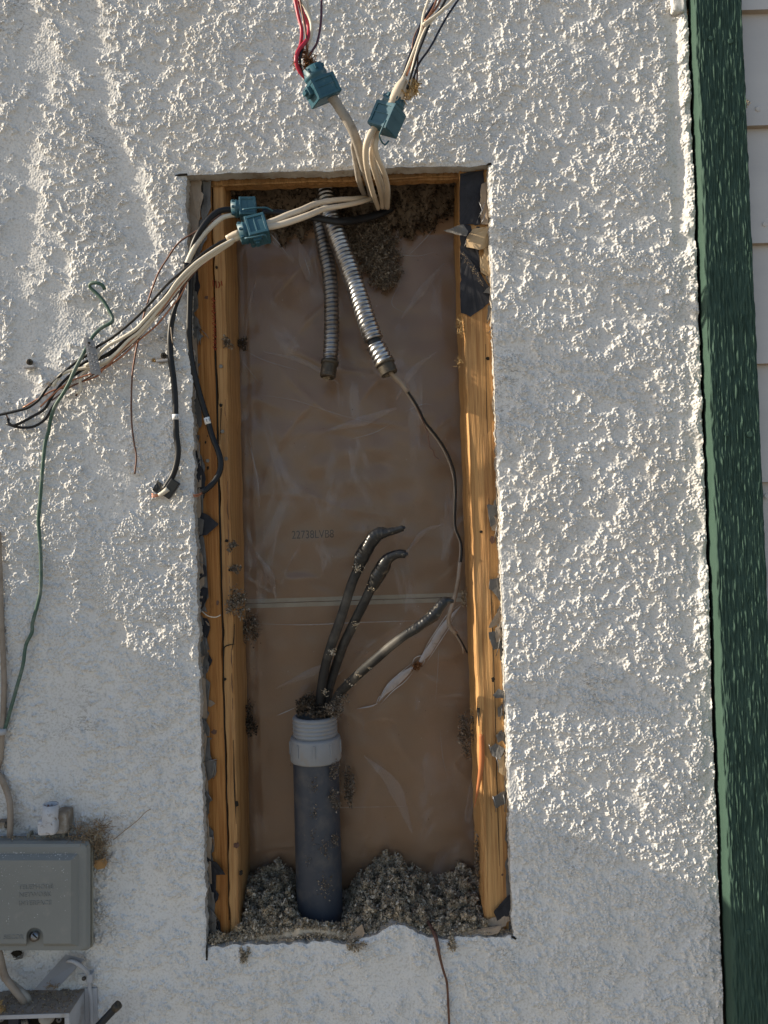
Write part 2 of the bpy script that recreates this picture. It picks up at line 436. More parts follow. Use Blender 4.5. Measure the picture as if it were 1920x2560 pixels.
def flakes(name, C, size, mat, parent=None, strip=.25, seed=1, kind=None, flatn=None, core=None):
    """many small torn flakes and shreds round the centres C (Nx3): real geometry, one mesh"""
    g = np.random.default_rng(seed); n = len(C); C = np.asarray(C)
    a = g.normal(size=(n, 3)); a /= np.linalg.norm(a, axis=1)[:, None]
    b = np.cross(a, g.normal(size=(n, 3))); b /= np.linalg.norm(b, axis=1)[:, None] + 1e-9
    c = np.cross(a, b)
    sz = g.uniform(size[0], size[1], n)[:, None]
    isst = (g.random(n) < strip)[:, None]
    la = sz * np.where(isst, 1.6, .8); lb = sz * np.where(isst, .22, .65)
    j = lambda: g.uniform(.5, 1.1, (n, 1))
    bend = c * sz * g.uniform(-.5, .5, (n, 1))
    v0 = C - a * la * j() - b * lb * j() * .8 + bend; v1 = C - a * la * .1 - b * lb * j() - bend * .6; v2 = C + a * la * j() - b * lb * j() * .5 + bend
    v3 = C + a * la * j() * .8 + b * lb * j() + bend * .8; v4 = C + b * lb * j() - bend * .6; v5 = C - a * la * j() * .9 + b * lb * j() * .6 + bend
    V = np.stack([v0, v1, v2, v3, v4, v5], 1).reshape(-1, 3)
    k = np.arange(n)[:, None] * 6
    Fc = np.vstack([np.hstack([k, k + 1, k + 4, k + 5]), np.hstack([k + 1, k + 2, k + 3, k + 4])])
    if core is not None:
        cv, cf = core
        Fc = np.vstack([Fc, cf + len(V)]); V = np.vstack([V, cv])
    o = mesh(name, V, Fc, mat, parent)
    if kind: o['kind'] = kind
    return o


def fibres(name, pts, n, length, r, mat, parent=None, seed=3, dirn=None, spread=1.0):
    """a tuft of thin curled fibres starting near the given points"""
    g = np.random.default_rng(seed); VV, FF, k0 = [], [], 0
    for i in range(n):
        p = np.array(pts[g.integers(len(pts))]) + g.normal(0, .002, 3)
        d = g.normal(size=3); d /= np.linalg.norm(d)
        if dirn is not None: d = np.array(dirn) + d * spread; d /= np.linalg.norm(d)
        C = [p]; L = length * g.uniform(.4, 1.1)
        for s in range(6):
            d = d + g.normal(0, .35, 3); d /= np.linalg.norm(d); C.append(C[-1] + d * L / 6)
        V, Fc, _ = tube_geo(np.array(C), r * g.uniform(.6, 1.3), 4, caps=False)
        VV.append(V); FF.append(Fc + k0); k0 += len(V)
    return mesh(name, np.vstack(VV), np.vstack(FF), mat, parent)


def tuft(label, px, py, d, wpx, hpx, n=160, seed=1, mat='fluff_mid', group='small tufts of insulation stuck in the cavity', thick=.010, name='insulation_tuft'):
    g = np.random.default_rng(seed)
    c = np.array(P(px, py, d)); s = S(d); n = int(n * 1.8)
    ctr = g.normal(0, .42, (7, 3)); e = ctr[g.integers(7, size=n)] + g.normal(0, .24, (n, 3))
    e[:, 0] *= wpx * s / 2; e[:, 1] *= thick; e[:, 2] *= hpx * s / 2
    o = flakes(name, c + e, (.0010, .0034), mat, None, .30, seed)
    return tag(o, label, 'insulation', group)


def text_mesh(name, s, px, py, d, hpx, mat, parent, depth=.0004, xs=1.0, rot=0.0, align='LEFT'):
    cu = bpy.data.curves.new('t', 'FONT'); cu.body = s; cu.size = 1.0; cu.extrude = 0.5; cu.align_x = align
    to = bpy.data.objects.new('t', cu); col.objects.link(to)
    bpy.context.view_layer.update()
    me = bpy.data.meshes.new_from_object(to.evaluated_get(bpy.context.evaluated_depsgraph_get()))
    bpy.data.objects.remove(to)
    h = hpx * S(d) / .70
    V = np.zeros(len(me.vertices) * 3, dtype=np.float32); me.vertices.foreach_get('co', V); V = V.reshape(-1, 3).astype(float)
    o = np.array(P(px, py, d)); x = V[:, 0] * h * xs; z = V[:, 1] * h
    c, s_ = math.cos(rot), math.sin(rot)
    W = np.stack([o[0] + x * c - z * s_, o[1] - V[:, 2] * depth, o[2] + x * s_ + z * c], 1)
    fc = [tuple(p.vertices) for p in me.polygons]
    bpy.data.meshes.remove(me)
    return mesh(name, W, fc, mat, parent)


def scrap(name, poly, d, mat, parent=None, curl=.004, jag=3.0, seed=0, lean=0.0, thick=.0004):
    """a torn piece of sheet from its outline in pixels: jagged rim, curled, real thickness"""
    g = random.Random(seed); pts = []
    for i in range(len(poly)):
        a, b = poly[i], poly[(i + 1) % len(poly)]
        n = max(1, int(math.hypot(b[0] - a[0], b[1] - a[1]) / 9))
        for k in range(n):
            t = k / n; jx = g.uniform(-jag, jag) if k else 0; jy = g.uniform(-jag, jag) if k else 0
            pts.append((a[0] + (b[0] - a[0]) * t + jx, a[1] + (b[1] - a[1]) * t + jy))
    bm = bmesh.new()
    vs_ = [bm.verts.new(P(x, y, d)) for x, y in pts]
    try: bm.faces.new(vs_)
    except ValueError: pass
    bmesh.ops.triangulate(bm, faces=bm.faces)
    bmesh.ops.subdivide_edges(bm, edges=[e for e in bm.edges if e.calc_length() > .006], cuts=1, use_grid_fill=False)
    bmesh.ops.triangulate(bm, faces=bm.faces)
    cx = sum(v.co.x for v in bm.verts) / len(bm.verts); cz = sum(v.co.z for v in bm.verts) / len(bm.verts)
    ph, a = g.uniform(0, 6), g.uniform(0, PI)
    for v in bm.verts:
        dx, dz = v.co.x - cx, v.co.z - cz
        q = dx * math.cos(a) + dz * math.sin(a)
        v.co.y += curl * math.sin(q * 110 + ph) * .5 + g.uniform(-.0006, .0006) - lean * dx
    bmesh.ops.recalc_face_normals(bm, faces=bm.faces)
    ge = bmesh.ops.extrude_face_region(bm, geom=list(bm.faces))
    for e in ge['geom']:
        if isinstance(e, bmesh.types.BMVert): e.co.y += thick
    return from_bm(name, bm, mat, parent)


# ================================================================== SETTING
gr = mesh('ground', [(-400, -400, 0), (400, -400, 0), (400, 400, 0), (-400, 400, 0)], [(0, 1, 2, 3)], 'ground'); tag(gr, kind='structure')

# ---- stucco wall: a height field with the opening cut out, every row and column following the torn edges
xA, xB = P(-70, 1280).x, P(1722, 1280).x
zLo, zHi = P(960, 2640).z, P(960, -80).z
oTL, oTR, oBL, oBR = P(465, 437), P(1219, 412), P(516, 2366), P(1282, 2341)
STEP = .00112
xL0, xR0 = (oTL.x + oBL.x) / 2, (oTR.x + oBR.x) / 2
zT0, zB0 = (oTL.z + oTR.z) / 2, (oBL.z + oBR.z) / 2
nxl, nxo, nxr = int((xL0 - xA) / STEP), int((xR0 - xL0) / STEP), int((xB - xR0) / STEP)
nzb, nzo, nzt = int((zB0 - zLo) / STEP), int((zT0 - zB0) / STEP), int((zHi - zT0) / STEP)
NX, NZ = nxl + nxo + nxr + 1, nzb + nzo + nzt + 1
zr = np.concatenate([np.linspace(zLo, zB0, nzb, endpoint=False), np.linspace(zB0, zT0, nzo, endpoint=False), np.linspace(zT0, zHi, nzt + 1)])
xr_ = np.concatenate([np.linspace(xA, xL0, nxl, endpoint=False), np.linspace(xL0, xR0, nxo, endpoint=False), np.linspace(xR0, xB, nxr + 1)])


def rough1(n, seed, amp, sm=6):
    r = np.random.default_rng(seed).normal(size=n + 40); k = np.hanning(sm * 2 + 1); k /= k.sum()
    o = np.convolve(r, k, 'same')[20:-20]; return o / o.std() * amp


tz = np.clip((zr - oBL.z) / (oTL.z - oBL.z), -.3, 1.3)
xLrow = oBL.x + (oTL.x - oBL.x) * tz + rough1(NZ, 11, .0009, 14) + rough1(NZ, 12, .0005, 3)
# chipped notch in the left edge beside the black cable
pyrow = np.interp(-zr, [-P(480, 0).z, -P(480, 2560).z], [0, 2560])
xLrow += .006 * np.exp(-((pyrow - 845) / 28) ** 2) * 0 - .0 + .004 * np.exp(-((pyrow - 905) / 22) ** 2) - .004 * np.exp(-((pyrow - 860) / 16) ** 2)
xRrow = oBR.x + (oTR.x - oBR.x) * tz + rough1(NZ, 13, .0007, 18) + rough1(NZ, 14, .0004, 3)
tx = np.clip((xr_ - oTL.x) / (oTR.x - oTL.x), -.4, 1.4)
zTcol = oTL.z + (oTR.z - oTL.z) * tx + rough1(NX, 15, .0008, 20)
pxcol = np.interp(xr_, [P(0, 2350).x, P(1920, 2350).x], [0, 1920])
zBcol = oBL.z + (oBR.z - oBL.z) * np.clip((xr_ - oBL.x) / (oBR.x - oBL.x), -.4, 1.4) + rough1(NX, 16, .0012, 8)
zBcol += .022 * np.exp(-((pxcol - 1000) / 48) ** 2) + .006 * np.exp(-((pxcol - 930) / 40) ** 2) - .004 * np.exp(-((pxcol - 860) / 30) ** 2)
X = np.empty((NZ, NX)); Z = np.empty((NZ, NX))
iu = np.arange(NX); ju = np.arange(NZ)
for j in range(NZ):
    X[j] = np.interp(iu, [0, nxl, nxl + nxo, NX - 1], [xA, xLrow[j], xRrow[j], xB])
for i in range(NX):
    Z[:, i] = np.interp(ju, [0, nzb, nzb + nzo, NZ - 1], [zLo, zBcol[i], zTcol[i], zHi])
# the right rim follows the edge of the green board
edge_r = np.interp(Z[:, 0], [P(1812, 2560).z, P(1718, 0).z], [P(1808, 2560).x, P(1714, 0).x])
wgt = sstep(xR0 + .05, xB, X)
X += (edge_r - xB)[:, None] * wgt
# pixel coordinates of each grid vertex (for trowel marks of their own shape)
PX = 960 + (X - P(960, 1280).x) / S() + (Z - CZ) * 0
r_, u_ = np.array(cam_r), np.array(cam_u)
rel = np.stack([X - CAM.x, np.full_like(X, DIST), Z - CAM.z], -1); dep = rel @ np.array(fwd)
PX = 960 + F * (rel @ r_) / dep; PY = 1280 - F * (rel @ u_) / dep
n_big = fnoise(NZ, NX, STEP, .16, 1, .5); n_med = fnoise(NZ, NX, STEP, .050, 2, .5); n_med2 = fnoise(NZ, NX, STEP, .024, 3, .45)
n_fine = fnoise(NZ, NX, STEP, .0052, 4, .24); n_fine2 = fnoise(NZ, NX, STEP, .0038, 5, .20); n_mid = fnoise(NZ, NX, STEP, .012, 8, .35)
n_hor = fnoise(NZ, NX, STEP, .018, 9, .5, (1.7, .8)); n_ver = fnoise(NZ, NX, STEP, .016, 10, .5, (.8, 2.2))


def blob(cx, cy, sx, sy, ang=0.0):
    a = math.radians(ang); dx, dy = PX - cx, PY - cy
    q = (dx * math.cos(a) + dy * math.sin(a)) / sx; p = (-dx * math.sin(a) + dy * math.cos(a)) / sy
    return np.exp(-(q * q + p * p))


def band(pts, wd):
    best = np.full(PX.shape, 1e9)
    for (x0, y0), (x1, y1) in zip(pts[:-1], pts[1:]):
        dx, dy = x1 - x0, y1 - y0; t = np.clip(((PX - x0) * dx + (PY - y0) * dy) / (dx * dx + dy * dy), 0, 1)
        best = np.minimum(best, np.hypot(PX - x0 - t * dx, PY - y0 - t * dy))
    return np.exp(-(best / wd) ** 2)


smooth_m = np.clip(band([(70, 0), (85, 200), (60, 420), (40, 620), (95, 800), (60, 960)], 46) + band([(215, -20), (225, 130), (270, 330), (340, 480), (355, 620)], 34)
                   + band([(150, 640), (120, 860), (170, 1000)], 36) * .8 + band([(300, 1180), (260, 1260)], 50) * .5
                   + blob(170, 1790, 70, 110, 20) + blob(150, 1900, 60, 40) + blob(1000, 2440, 90, 40) + blob(960, 2470, 160, 30) * .6
                   + blob(820, 330, 60, 40) * .6 + blob(1290, 1290, 60, 200) * .4 + band([(1680, 60), (1690, 300), (1700, 600)], 14), 0, 1)
region = n_med * .55 + n_big * .35 + n_med2 * .45 + .35 * np.where((PX > 1235) & (PX < 1720), 1, 0) * 0
lower_calm = sstep(1700, 2200, PY - .45 * (PX - 0) * 1.0 + 0) * .5
field = region + .30 * n_mid + .14 * n_fine + .32 * n_hor * (PX < 1200) + .34 * n_ver * (PX > 1250) - 1.9 * smooth_m - lower_calm + .9 * blob(120, 1400, 260, 120, 12) + .5 * blob(420, 1480, 120, 160) + .4 * blob(1500, 2060, 260, 180, 20)
Mk = sstep(-.42, -.08, field) * (.62 + .38 * sstep(.1, .7, field))
gran = sstep(-.75, 1.35, .6 * n_fine + .8 * n_fine2)
gran2 = sstep(-.8, 1.4, .3 * n_fine + .95 * n_fine2)
H = .0010 * n_big * .8 + .00035 * n_med
H += Mk * (.0016 + .00120 * gran * (.7 + .3 * sstep(-.8, .9, n_mid)) + .00030 * n_mid + .00022 * n_med2)
H += (1 - Mk) * (.00042 * gran2 + .00008 * n_mid) * (1 - .25 * smooth_m)
H += -.0026 * smooth_m
right_edge = edge_r[:, None] - X
H += .0042 * np.exp(-((right_edge - .004) / .009) ** 2) * (1 + .25 * n_med) * sstep(-.02, .3, 1 - (PY - 900) / 900)   # raised bead along the board
fall = np.minimum(np.where((Z > Z[nzb, :][None, :]) & (Z < Z[nzb + nzo, :][None, :]), np.minimum(np.abs(X - X[:, [nxl]]), np.abs(X - X[:, [nxl + nxo]])), 1),
                  np.where((X > X[:, [nxl]]) & (X < X[:, [nxl + nxo]]), np.minimum(np.abs(Z - Z[[nzb], :]), np.abs(Z - Z[[nzb + nzo], :])), 1))
H *= .35 + .65 * sstep(0, .006, fall)
H -= .0016 * np.exp(-(fall / .0022) ** 2)      # worn arris
V = np.stack([X, -H, Z], -1).reshape(-1, 3)
I, J = np.meshgrid(np.arange(NX - 1), np.arange(NZ - 1))
keep = ~((I >= nxl) & (I < nxl + nxo) & (J >= nzb) & (J < nzb + nzo))
a = (J * NX + I)[keep]
Fq = np.stack([a, a + 1, a + 1 + NX, a + NX], -1)
mi = np.zeros(len(Fq), dtype=np.int32)
# reveal (the cut thickness of the stucco) and the chase cuts at the corners
loop = [(nzb, i) for i in range(nxl, nxl + nxo)] + [(j, nxl + nxo) for j in range(nzb, nzb + nzo)] + \
       [(nzb + nzo, i) for i in range(nxl + nxo, nxl, -1)] + [(j, nxl) for j in range(nzb + nzo, nzb, -1)]
li = np.array([j * NX + i for j, i in loop]); nl = len(li); ring = V[li]
TH = .023
cxy = ring.mean(0); prev = li; extra = []
gj = np.random.default_rng(5)
for k, dd in enumerate((.002, .006, .011, .017, TH)):
    R = ring.copy(); R[:, 1] = dd
    dirv = R - cxy; dirv[:, 1] = 0
    jit = np.convolve(gj.normal(size=nl), np.ones(4) / 4, 'same')[:, None]
    nrm = np.zeros_like(R)
    for q, (j, i) in enumerate(loop):
        pass
    side = np.array([0 if q < nxo else 1 if q < nxo + nzo else 2 if q < 2 * nxo + nzo else 3 for q in range(nl)])
    nrm[side == 0, 2] = 1; nrm[side == 1, 0] = -1; nrm[side == 2, 2] = -1; nrm[side == 3, 0] = 1
    R += nrm * jit * (.0005 + .0006 * k / 4)
    idx = len(V) + sum(len(e) for e in extra) + np.arange(nl)
    extra.append(R)
    q0, q1 = prev, np.roll(prev, -1); w0, w1 = idx, np.roll(idx, -1)
    Fq = np.vstack([Fq, np.stack([q0, w0, w1, q1], -1)])
    mi = np.concatenate([mi, np.full(nl, 1 if k else 0, dtype=np.int32)])
    prev = idx
V = np.vstack([V] + extra)
wall = thing('stucco_wall', (0, 0, 0), 'pale grey rough stucco house wall with a tall rectangular hole cut in it', 'wall')
skin = mesh('stucco', V, Fq, ['stucco', 'cement'], wall, False, mi)
rl = skin.data.attributes.new('relief', 'FLOAT', 'POINT'); rv = np.full(len(V), .4, dtype=np.float32); rv[:NX * NZ] = (.30 + .60 * Mk).ravel(); rl.data.foreach_set('value', rv)
# plain continuation of the wall outside the detailed area (with the same thickness)
xE, xW = P(1722, 1280).x, -6.0
wbox('wall_continuation', xW, xA + .0005, .0012, .05, 0, 3.2, 'stucco', wall, 0)
wbox('wall_continuation', xA, xB + .02, .0012, .05, 0, zLo + .0005, 'stucco', wall, 0)
wbox('wall_continuation', xA, xB + .02, .0012, .05, zHi - .0005, 3.2, 'stucco', wall, 0)
# backing behind the stucco round the opening
wbox('wall_backing', xA, xL0 - .07, .026, .15, zLo, zHi, 'cement', wall, 0)
wbox('wall_backing', xR0 + .05, xB + .3, .026, .15, zLo, zHi, 'cement', wall, 0)
wbox('wall_backing', xL0 - .07, xR0 + .05, .027, .15, zLo, zB0 - .02, 'cement', wall, 0)
# saw over-cuts at the corners of the opening
for (x0, y0, x1, y1) in ((433, 440, 468, 436), (517, 2362, 517, 2400), (1216, 413, 1228, 409), (1278, 2342, 1290, 2347)):
    a, b = P(x0, y0, -.0012), P(x1, y1, -.0012)
    V_, F_, t_ = tube_geo(np.array([a, (a + b) / 2 + Vector((0, 0, .0005)), b]), [.0008, .0019, .0016], 6)
    mesh('saw_cut', V_, [tuple(f) for f in F_.tolist()] + [tuple(f) for f in t_.tolist()], 'hole', wall)

# ---- studs
SD, SB = .025, .130     # front of the studs, back of the cavity
zS0, zS1 = P(960, 2420).z, P(960, 330).z


def stud(name, fl_t, fl_b, fr_t, fr_b, d0, d1, mat, label, cat='stud', seed=0, rough_edge=.0012, group=None):
    """board from its front edges given as pixels at rows 500 and 2200"""
    A, B, C_, D_ = P(fl_t, 500, d0), P(fl_b, 2200, d0), P(fr_t, 500, d0), P(fr_b, 2200, d0)
    n = 180; zz = np.linspace(zS0, zS1, n)
    xl = B.x + (A.x - B.x) * (zz - B.z) / (A.z - B.z); xr2 = D_.x + (C_.x - D_.x) * (zz - D_.z) / (C_.z - D_.z)
    ne = 14; prof = []
    for j in range(n):
        wdt = xr2[j] - xl[j]
        prof.append(None)
    g1 = rough1(n, seed + 50, rough_edge, 3); g2 = rough1(n, seed + 51, rough_edge * .7, 4)
    fu = np.array([0, .0, .04, .10, .25, .40, .55, .70, .82, .92, .97, 1, 1])
    rows = []
    nz2 = fnoise(n, len(fu), .006, .05, seed + 60, .6, (.5, 4)) * .0006
    for j in range(n):
        x0, x1 = xl[j] + g1[j] * .6, xr2[j] + g2[j] * .6
        r = []
        for k, f in enumerate(fu):
            y = d0 + nz2[j, k]
            if k in (0, 12): y = d1
            elif k in (1, 11): y = d0 + .0022 + abs(g1[j] if k == 1 else g2[j])
            r.append((x0 + (x1 - x0) * f, y, zz[j]))
        rows.append(r)
    V = np.array(rows).reshape(-1, 3); m = len(fu)
    Fs = [(j * m + k, j * m + (k + 1) % m, (j + 1) * m + (k + 1) % m, (j + 1) * m + k) for j in range(n - 1) for k in range(m)]
    Fs += [tuple(range(m)), tuple((n - 1) * m + k for k in range(m - 1, -1, -1))]
    t = thing(name, P((fl_b + fr_b) / 2, 2400, d0), label, cat, group)
    return mesh('timber', V, Fs, mat, t)


st_a = stud('wall_stud', 462, 502, 528, 570.5, SD, SB, 'wood_left', 'amber pine stud next to the left stucco edge, left of the long dark crack', seed=1, group='timber studs inside the opening')
st_b = stud('wall_stud', 531.5, 572.5, 560, 596, SD + .001, SB, 'wood_strip', 'narrow pale pine stud right of the long crack, bordering the plastic film', seed=2, group='timber studs inside the opening')
st_c = stud('wall_stud', 1150, 1208, 1226, 1282, SD - .007, SB, 'wood_right', 'sunlit golden pine stud on the right of the opening under the black tar paper', seed=3, group='timber studs inside the opening', rough_edge=.0009)


def nail(parent, px, py, d, rpx=5, name='nail', mat='nail'):
    c = P(px, py, d); r = rpx * S(d)
    V, Fc, t = tube_geo(np.array([c + Vector((0, .002, 0)), c - Vector((0, .0006, 0)), c - Vector((0, .0011, 0))]), [r, r, r * .75], 12)
    return mesh(name, V, [tuple(f) for f in Fc.tolist()] + [tuple(f) for f in t.tolist()], mat, parent, False)


def hole(parent, px, py, d, rx, ry, name='knot', mat='hole', seed=0):
    g = random.Random(seed); c = P(px, py, d); s = S(d); n = 12
    ang = [2 * PI * k / n for k in range(n)]
    rr = [g.uniform(.7, 1.15) for _ in ang]
    V = [c + Vector((0, -.0006, 0))] + [c + Vector((math.cos(a) * rx * s * q, -.0002, math.sin(a) * ry * s * q)) for a, q in zip(ang, rr)]
    V += [v + Vector((0, .002, 0)) for v in V[1:]]
    Fs = [(0, 1 + (k + 1) % n, 1 + k) for k in range(n)] + [(1 + k, 1 + (k + 1) % n, 1 + n + (k + 1) % n, 1 + n + k) for k in range(n)]
    return mesh(name, V, Fs, mat, parent)


for k, (px, py) in enumerate(((552, 916), (556, 1079), (565, 1147), (519, 1152))): nail(st_b if px > 530 else st_a, px, py, SD, 5)
for k, (px, py, rx, ry, p) in enumerate(((541, 668, 3, 4, st_b), (516, 744, 5, 5, st_a), (552, 1013, 4, 5, st_b), (566, 1352, 5, 4, st_b), (577, 1424, 6, 5, st_b), (543, 1507, 5, 6, st_a),
                                        (562, 1698, 4, 4, st_b), (591, 2114, 9, 8, st_b), (535, 1830, 8, 7, st_a), (541, 1953, 6, 6, st_a), (592, 2010, 4, 8, st_b), (520, 1170, 3, 5, st_a),
                                        (602, 2182, 5, 7, st_b), (514, 1106, 3, 4, st_a), (519, 1090, 3, 4, st_a))):
    hole(p, px, py, SD, rx, ry, 'knot', 'rust' if k in (1, 5, 7, 8, 9) else 'hole', k)
hole(st_c, 1220, 896, SD - .007, 6, 5, 'nail_hole'); hole(st_c, 1203, 1329, SD - .007, 4, 4, 'nail_hole', seed=4); hole(st_c, 1233, 1699, SD - .007, 5, 6, 'nail_hole', seed=5)
hole(st_c, 1224, 1350, SD - .007, 14, 13, 'knot', 'rust', 6); hole(st_c, 1255, 2187, SD - .007, 6, 6, 'knot', 'rust', 7)
# the fine drying crack down the right stud, and splits in the pale stud
tube('crack', [(1214, 860, SD - .007), (1218, 1060, SD - .007), (1222, 1250, SD - .007), (1227, 1480, SD - .007), (1236, 1740, SD - .007), (1242, 1960, SD - .007), (1250, 2200, SD - .007)], [.3, 1.1, .9, 1.3, .9, 1.2, .5], 'hole', st_c, 5, wob=.0006)
tube('crack', [(553, 1020, SD), (551, 1080, SD), (550, 1110, SD)], [1.2, .7, .2], 'hole', st_b, 5)
tube('crack', [(558, 1640, SD), (560, 1618, SD), (575, 1612, SD), (588, 1610, SD)], [1.6, 1.8, 1.4, .4], 'hole', st_b, 5, wob=.0005)
tube('crack', [(586, 1560, SD), (584, 1600, SD), (580, 1625, SD)], [.8, 1.6, .5], 'hole', st_b, 5)
tube('crack', [(584, 1850, SD), (587, 1990, SD), (591, 2060, SD)], [.6, 1.7, .4], 'hole', st_b, 5, wob=.0005)
for k, y0 in enumerate(range(1000, 1800, 62)):
    tube('crack', [(563 + (y0 - 1000) * .024, y0, SD + .0012), (564 + (y0 - 1000) * .024, y0 + 34, SD + .0012), (566 + (y0 - 1000) * .024, y0 + 52, SD + .0012)], [.4, 1.1, .3], 'rust', st_b, 5, wob=.0008)
tube('crack', [(528, 640, SD + .001), (534, 810, SD + .001), (541, 960, SD + .001), (548, 1250, SD + .001), (556, 1500, SD + .001), (561, 1800, SD + .001), (568, 2050, SD + .001), (573, 2300, SD + .001)],
     [.4, .8, 1.9, 2.4, 1.8, 1.5, 1.2, 1], 'hole', st_a, 5)
# red crayon scribble running down the two left studs
sx = 531
marks = [[(533, 700), (534, 716)], [(539, 702), (541, 720)], [(546, 704), (549, 712), (546, 720)], [(553, 702), (555, 714)]]
for i in range(9):
    y = 744 + i * 15; o = i * .5
    marks.append([(529 + o, y), (537 + o, y + 3), (530 + o, y + 7), (538 + o, y + 9), (531 + o, y + 12)] if i % 2 else [(536 + o, y), (529 + o, y + 4), (534 + o, y + 8), (538 + o, y + 5), (533 + o, y + 12)])
bm_parts = []
for k, mk in enumerate(marks):
    tube('crayon_mark', [(x, y, SD - .0002) for x, y in mk], 1.3, 'crayon', st_b, 4, .25, step=.003, ref=(0, 1, 0))
# splintered lower end of the right stud
SC = SD - .007
sp = [(1203, 1835, SC - .001), (1204, 1900, SC - .004), (1196, 1965, SC - .006), (1185, 2020, SC - .008)]
tube('splinter', sp, [7, 8, 5, .6], 'splinter', st_c, 6, .5)
tube('splinter', [(1203, 1800, SC - .001), (1210, 1930, SC - .003), (1214, 2080, SC - .002), (1219, 2250, SC)], [3, 5, 4, 2], 'wood_right', st_c, 6, .6)
tube('splinter', [(1196, 1770, SC - .001), (1197, 1815, SC - .004)], [4, 1], 'steel_dark', st_c, 5, .5)
tube('splinter', [(1206, 1775, SC - .001), (1204, 1828, SC - .005)], [3, .8], 'wood_right', st_c, 5, .5)
fibres('frayed_wood', [tuple(P(1147 + k, 800 + 5 * k, SC)) for k in range(8)], 60, .012, .0003, 'fluff_tan', st_c, 21)
fibres('frayed_wood', [tuple(P(1147, 895 + k * 5, SC)) for k in range(5)], 26, .008, .0003, 'fluff_tan', st_c, 22)
# sheathing edge along the top
top = thing('sheathing_board', P(800, 470, SD), 'torn plywood sheathing edge running along the top of the opening', 'board')
g = random.Random(3); A_, B_ = P(462, 471, .026), P(1160, 446, .026)
n = 60; V = []
for k in range(n + 1):
    t = k / n; x = A_.x + (B_.x - A_.x) * t; zb = A_.z + (B_.z - A_.z) * t + g.uniform(-.0012, .0012)
    V += [(x, .0245 + g.uniform(0, .001), zT0 + .05), (x, .0250 + g.uniform(0, .0015), zb + .007), (x, .027 + g.uniform(0, .001), zb), (x, .040, zb - .0005), (x, .040, zT0 + .05)]
Fs = [(k * 5 + q, k * 5 + (q + 1) % 5, (k + 1) * 5 + (q + 1) % 5, (k + 1) * 5 + q) for k in range(n) for q in range(5)]
mesh('plywood', V, Fs, 'wood_top', top)
tube('torn_strip', [(488, 466, .024), (620, 462, .0235), (760, 456, .024), (905, 452, .0235), (1140, 440, .024)], [1.5, 3, 2.5, 3.5, 2], 'wood_top', top, 5, wob=.002)

# ---- drywall, printed paper, plastic film
DW = SB + .004
joint_z = (P(600, 1509, DW).z + P(1165, 1493, DW).z) / 2
xd0, xd1 = P(500, 1280, DW).x, P(1260, 1280, DW).x
dw1 = thing('drywall_panel', ((xd0 + xd1) / 2, DW, joint_z), 'upper brown paper backed drywall sheet behind the film, above the pale seam', 'drywall', 'drywall sheets behind the film')
dw2 = thing('drywall_panel', ((xd0 + xd1) / 2, DW, zS0 - .1), 'lower brown paper backed drywall sheet behind the film, below the pale seam', 'drywall', 'drywall sheets behind the film')
wbox('panel', xd0, xd1, DW, DW + .013, joint_z + .0006, zS1 + .1, 'paper_brown', dw1, 0)
wbox('panel', xd0, xd1, DW, DW + .013, zS0 - .1, joint_z - .0006, 'paper_brown', dw2, 0)
wbox('edge_tape', xd0, xd1, DW - .0005, DW + .001, joint_z + .0008, joint_z + .0075, 'edge_tape', dw1, 0)
wbox('edge_tape', xd0, xd1, DW - .0005, DW + .001, joint_z - .0080, joint_z - .0008, 'edge_tape', dw2, 0)
text_mesh('printed_code', '22738LVB8', 729, 1347, DW - .0004, 20, 'ink', dw1, .0002, .80, 0)
# film
xf0, xf1 = P(588, 1280, SB).x - .004, P(1172, 1280, SB).x + .012
zf0, zf1 = P(960, 2400, SB).z, P(960, 590, SB).z
fx, fz = 200, 520
gx, gz = np.meshgrid(np.linspace(xf0, xf1, fx), np.linspace(zf0, zf1, fz))
h = fnoise(fz, fx, (zf1 - zf0) / fz, .09, 70, .5, (1, .7)) * .0005
gcr = np.random.default_rng(71)
for k in range(46):
    cx, cz = gcr.uniform(xf0, xf1), gcr.uniform(zf0, zf1); L = gcr.uniform(.02, .09); an = gcr.choice([gcr.uniform(.5, 1.1), gcr.uniform(2.1, 2.8), gcr.uniform(-.1, .1)])
    dx, dz = gx - cx, gz - cz; q = dx * math.cos(an) + dz * math.sin(an); p = -dx * math.sin(an) + dz * math.cos(an) + .15 * q * q / L
    h += gcr.uniform(.0003, .0012) * np.exp(-(p / gcr.uniform(.003, .008)) ** 2) * np.exp(-(q / L) ** 2)
# folds gathered along the left stud
h += .0010 * np.exp(-((gx - xf0 - .022) / .008) ** 2) * (1 + .5 * np.sin(gz * 40)) + .0007 * np.exp(-((gx - xf0 - .037) / .006) ** 2)
film = thing('plastic_film', ((xf0 + xf1) / 2, SB - .002, zf0), 'clear wrinkled plastic vapour barrier film stretched between the studs', 'plastic film')
V = np.stack([gx, SB + .001 - h, gz], -1).reshape(-1, 3)
I, J = np.meshgrid(np.arange(fx - 1), np.arange(fz - 1)); a = (J * fx + I).ravel()
mesh('sheet', V, np.stack([a, a + 1, a + 1 + fx, a + fx], -1), 'film', film, True)


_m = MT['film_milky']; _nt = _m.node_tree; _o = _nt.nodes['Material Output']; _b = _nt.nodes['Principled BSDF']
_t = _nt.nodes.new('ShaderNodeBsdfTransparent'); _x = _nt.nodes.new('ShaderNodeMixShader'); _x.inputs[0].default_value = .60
_nt.links.new(_t.outputs[0], _x.inputs[1]); _nt.links.new(_b.outputs[0], _x.inputs[2]); _nt.links.new(_x.outputs[0], _o.inputs[0])


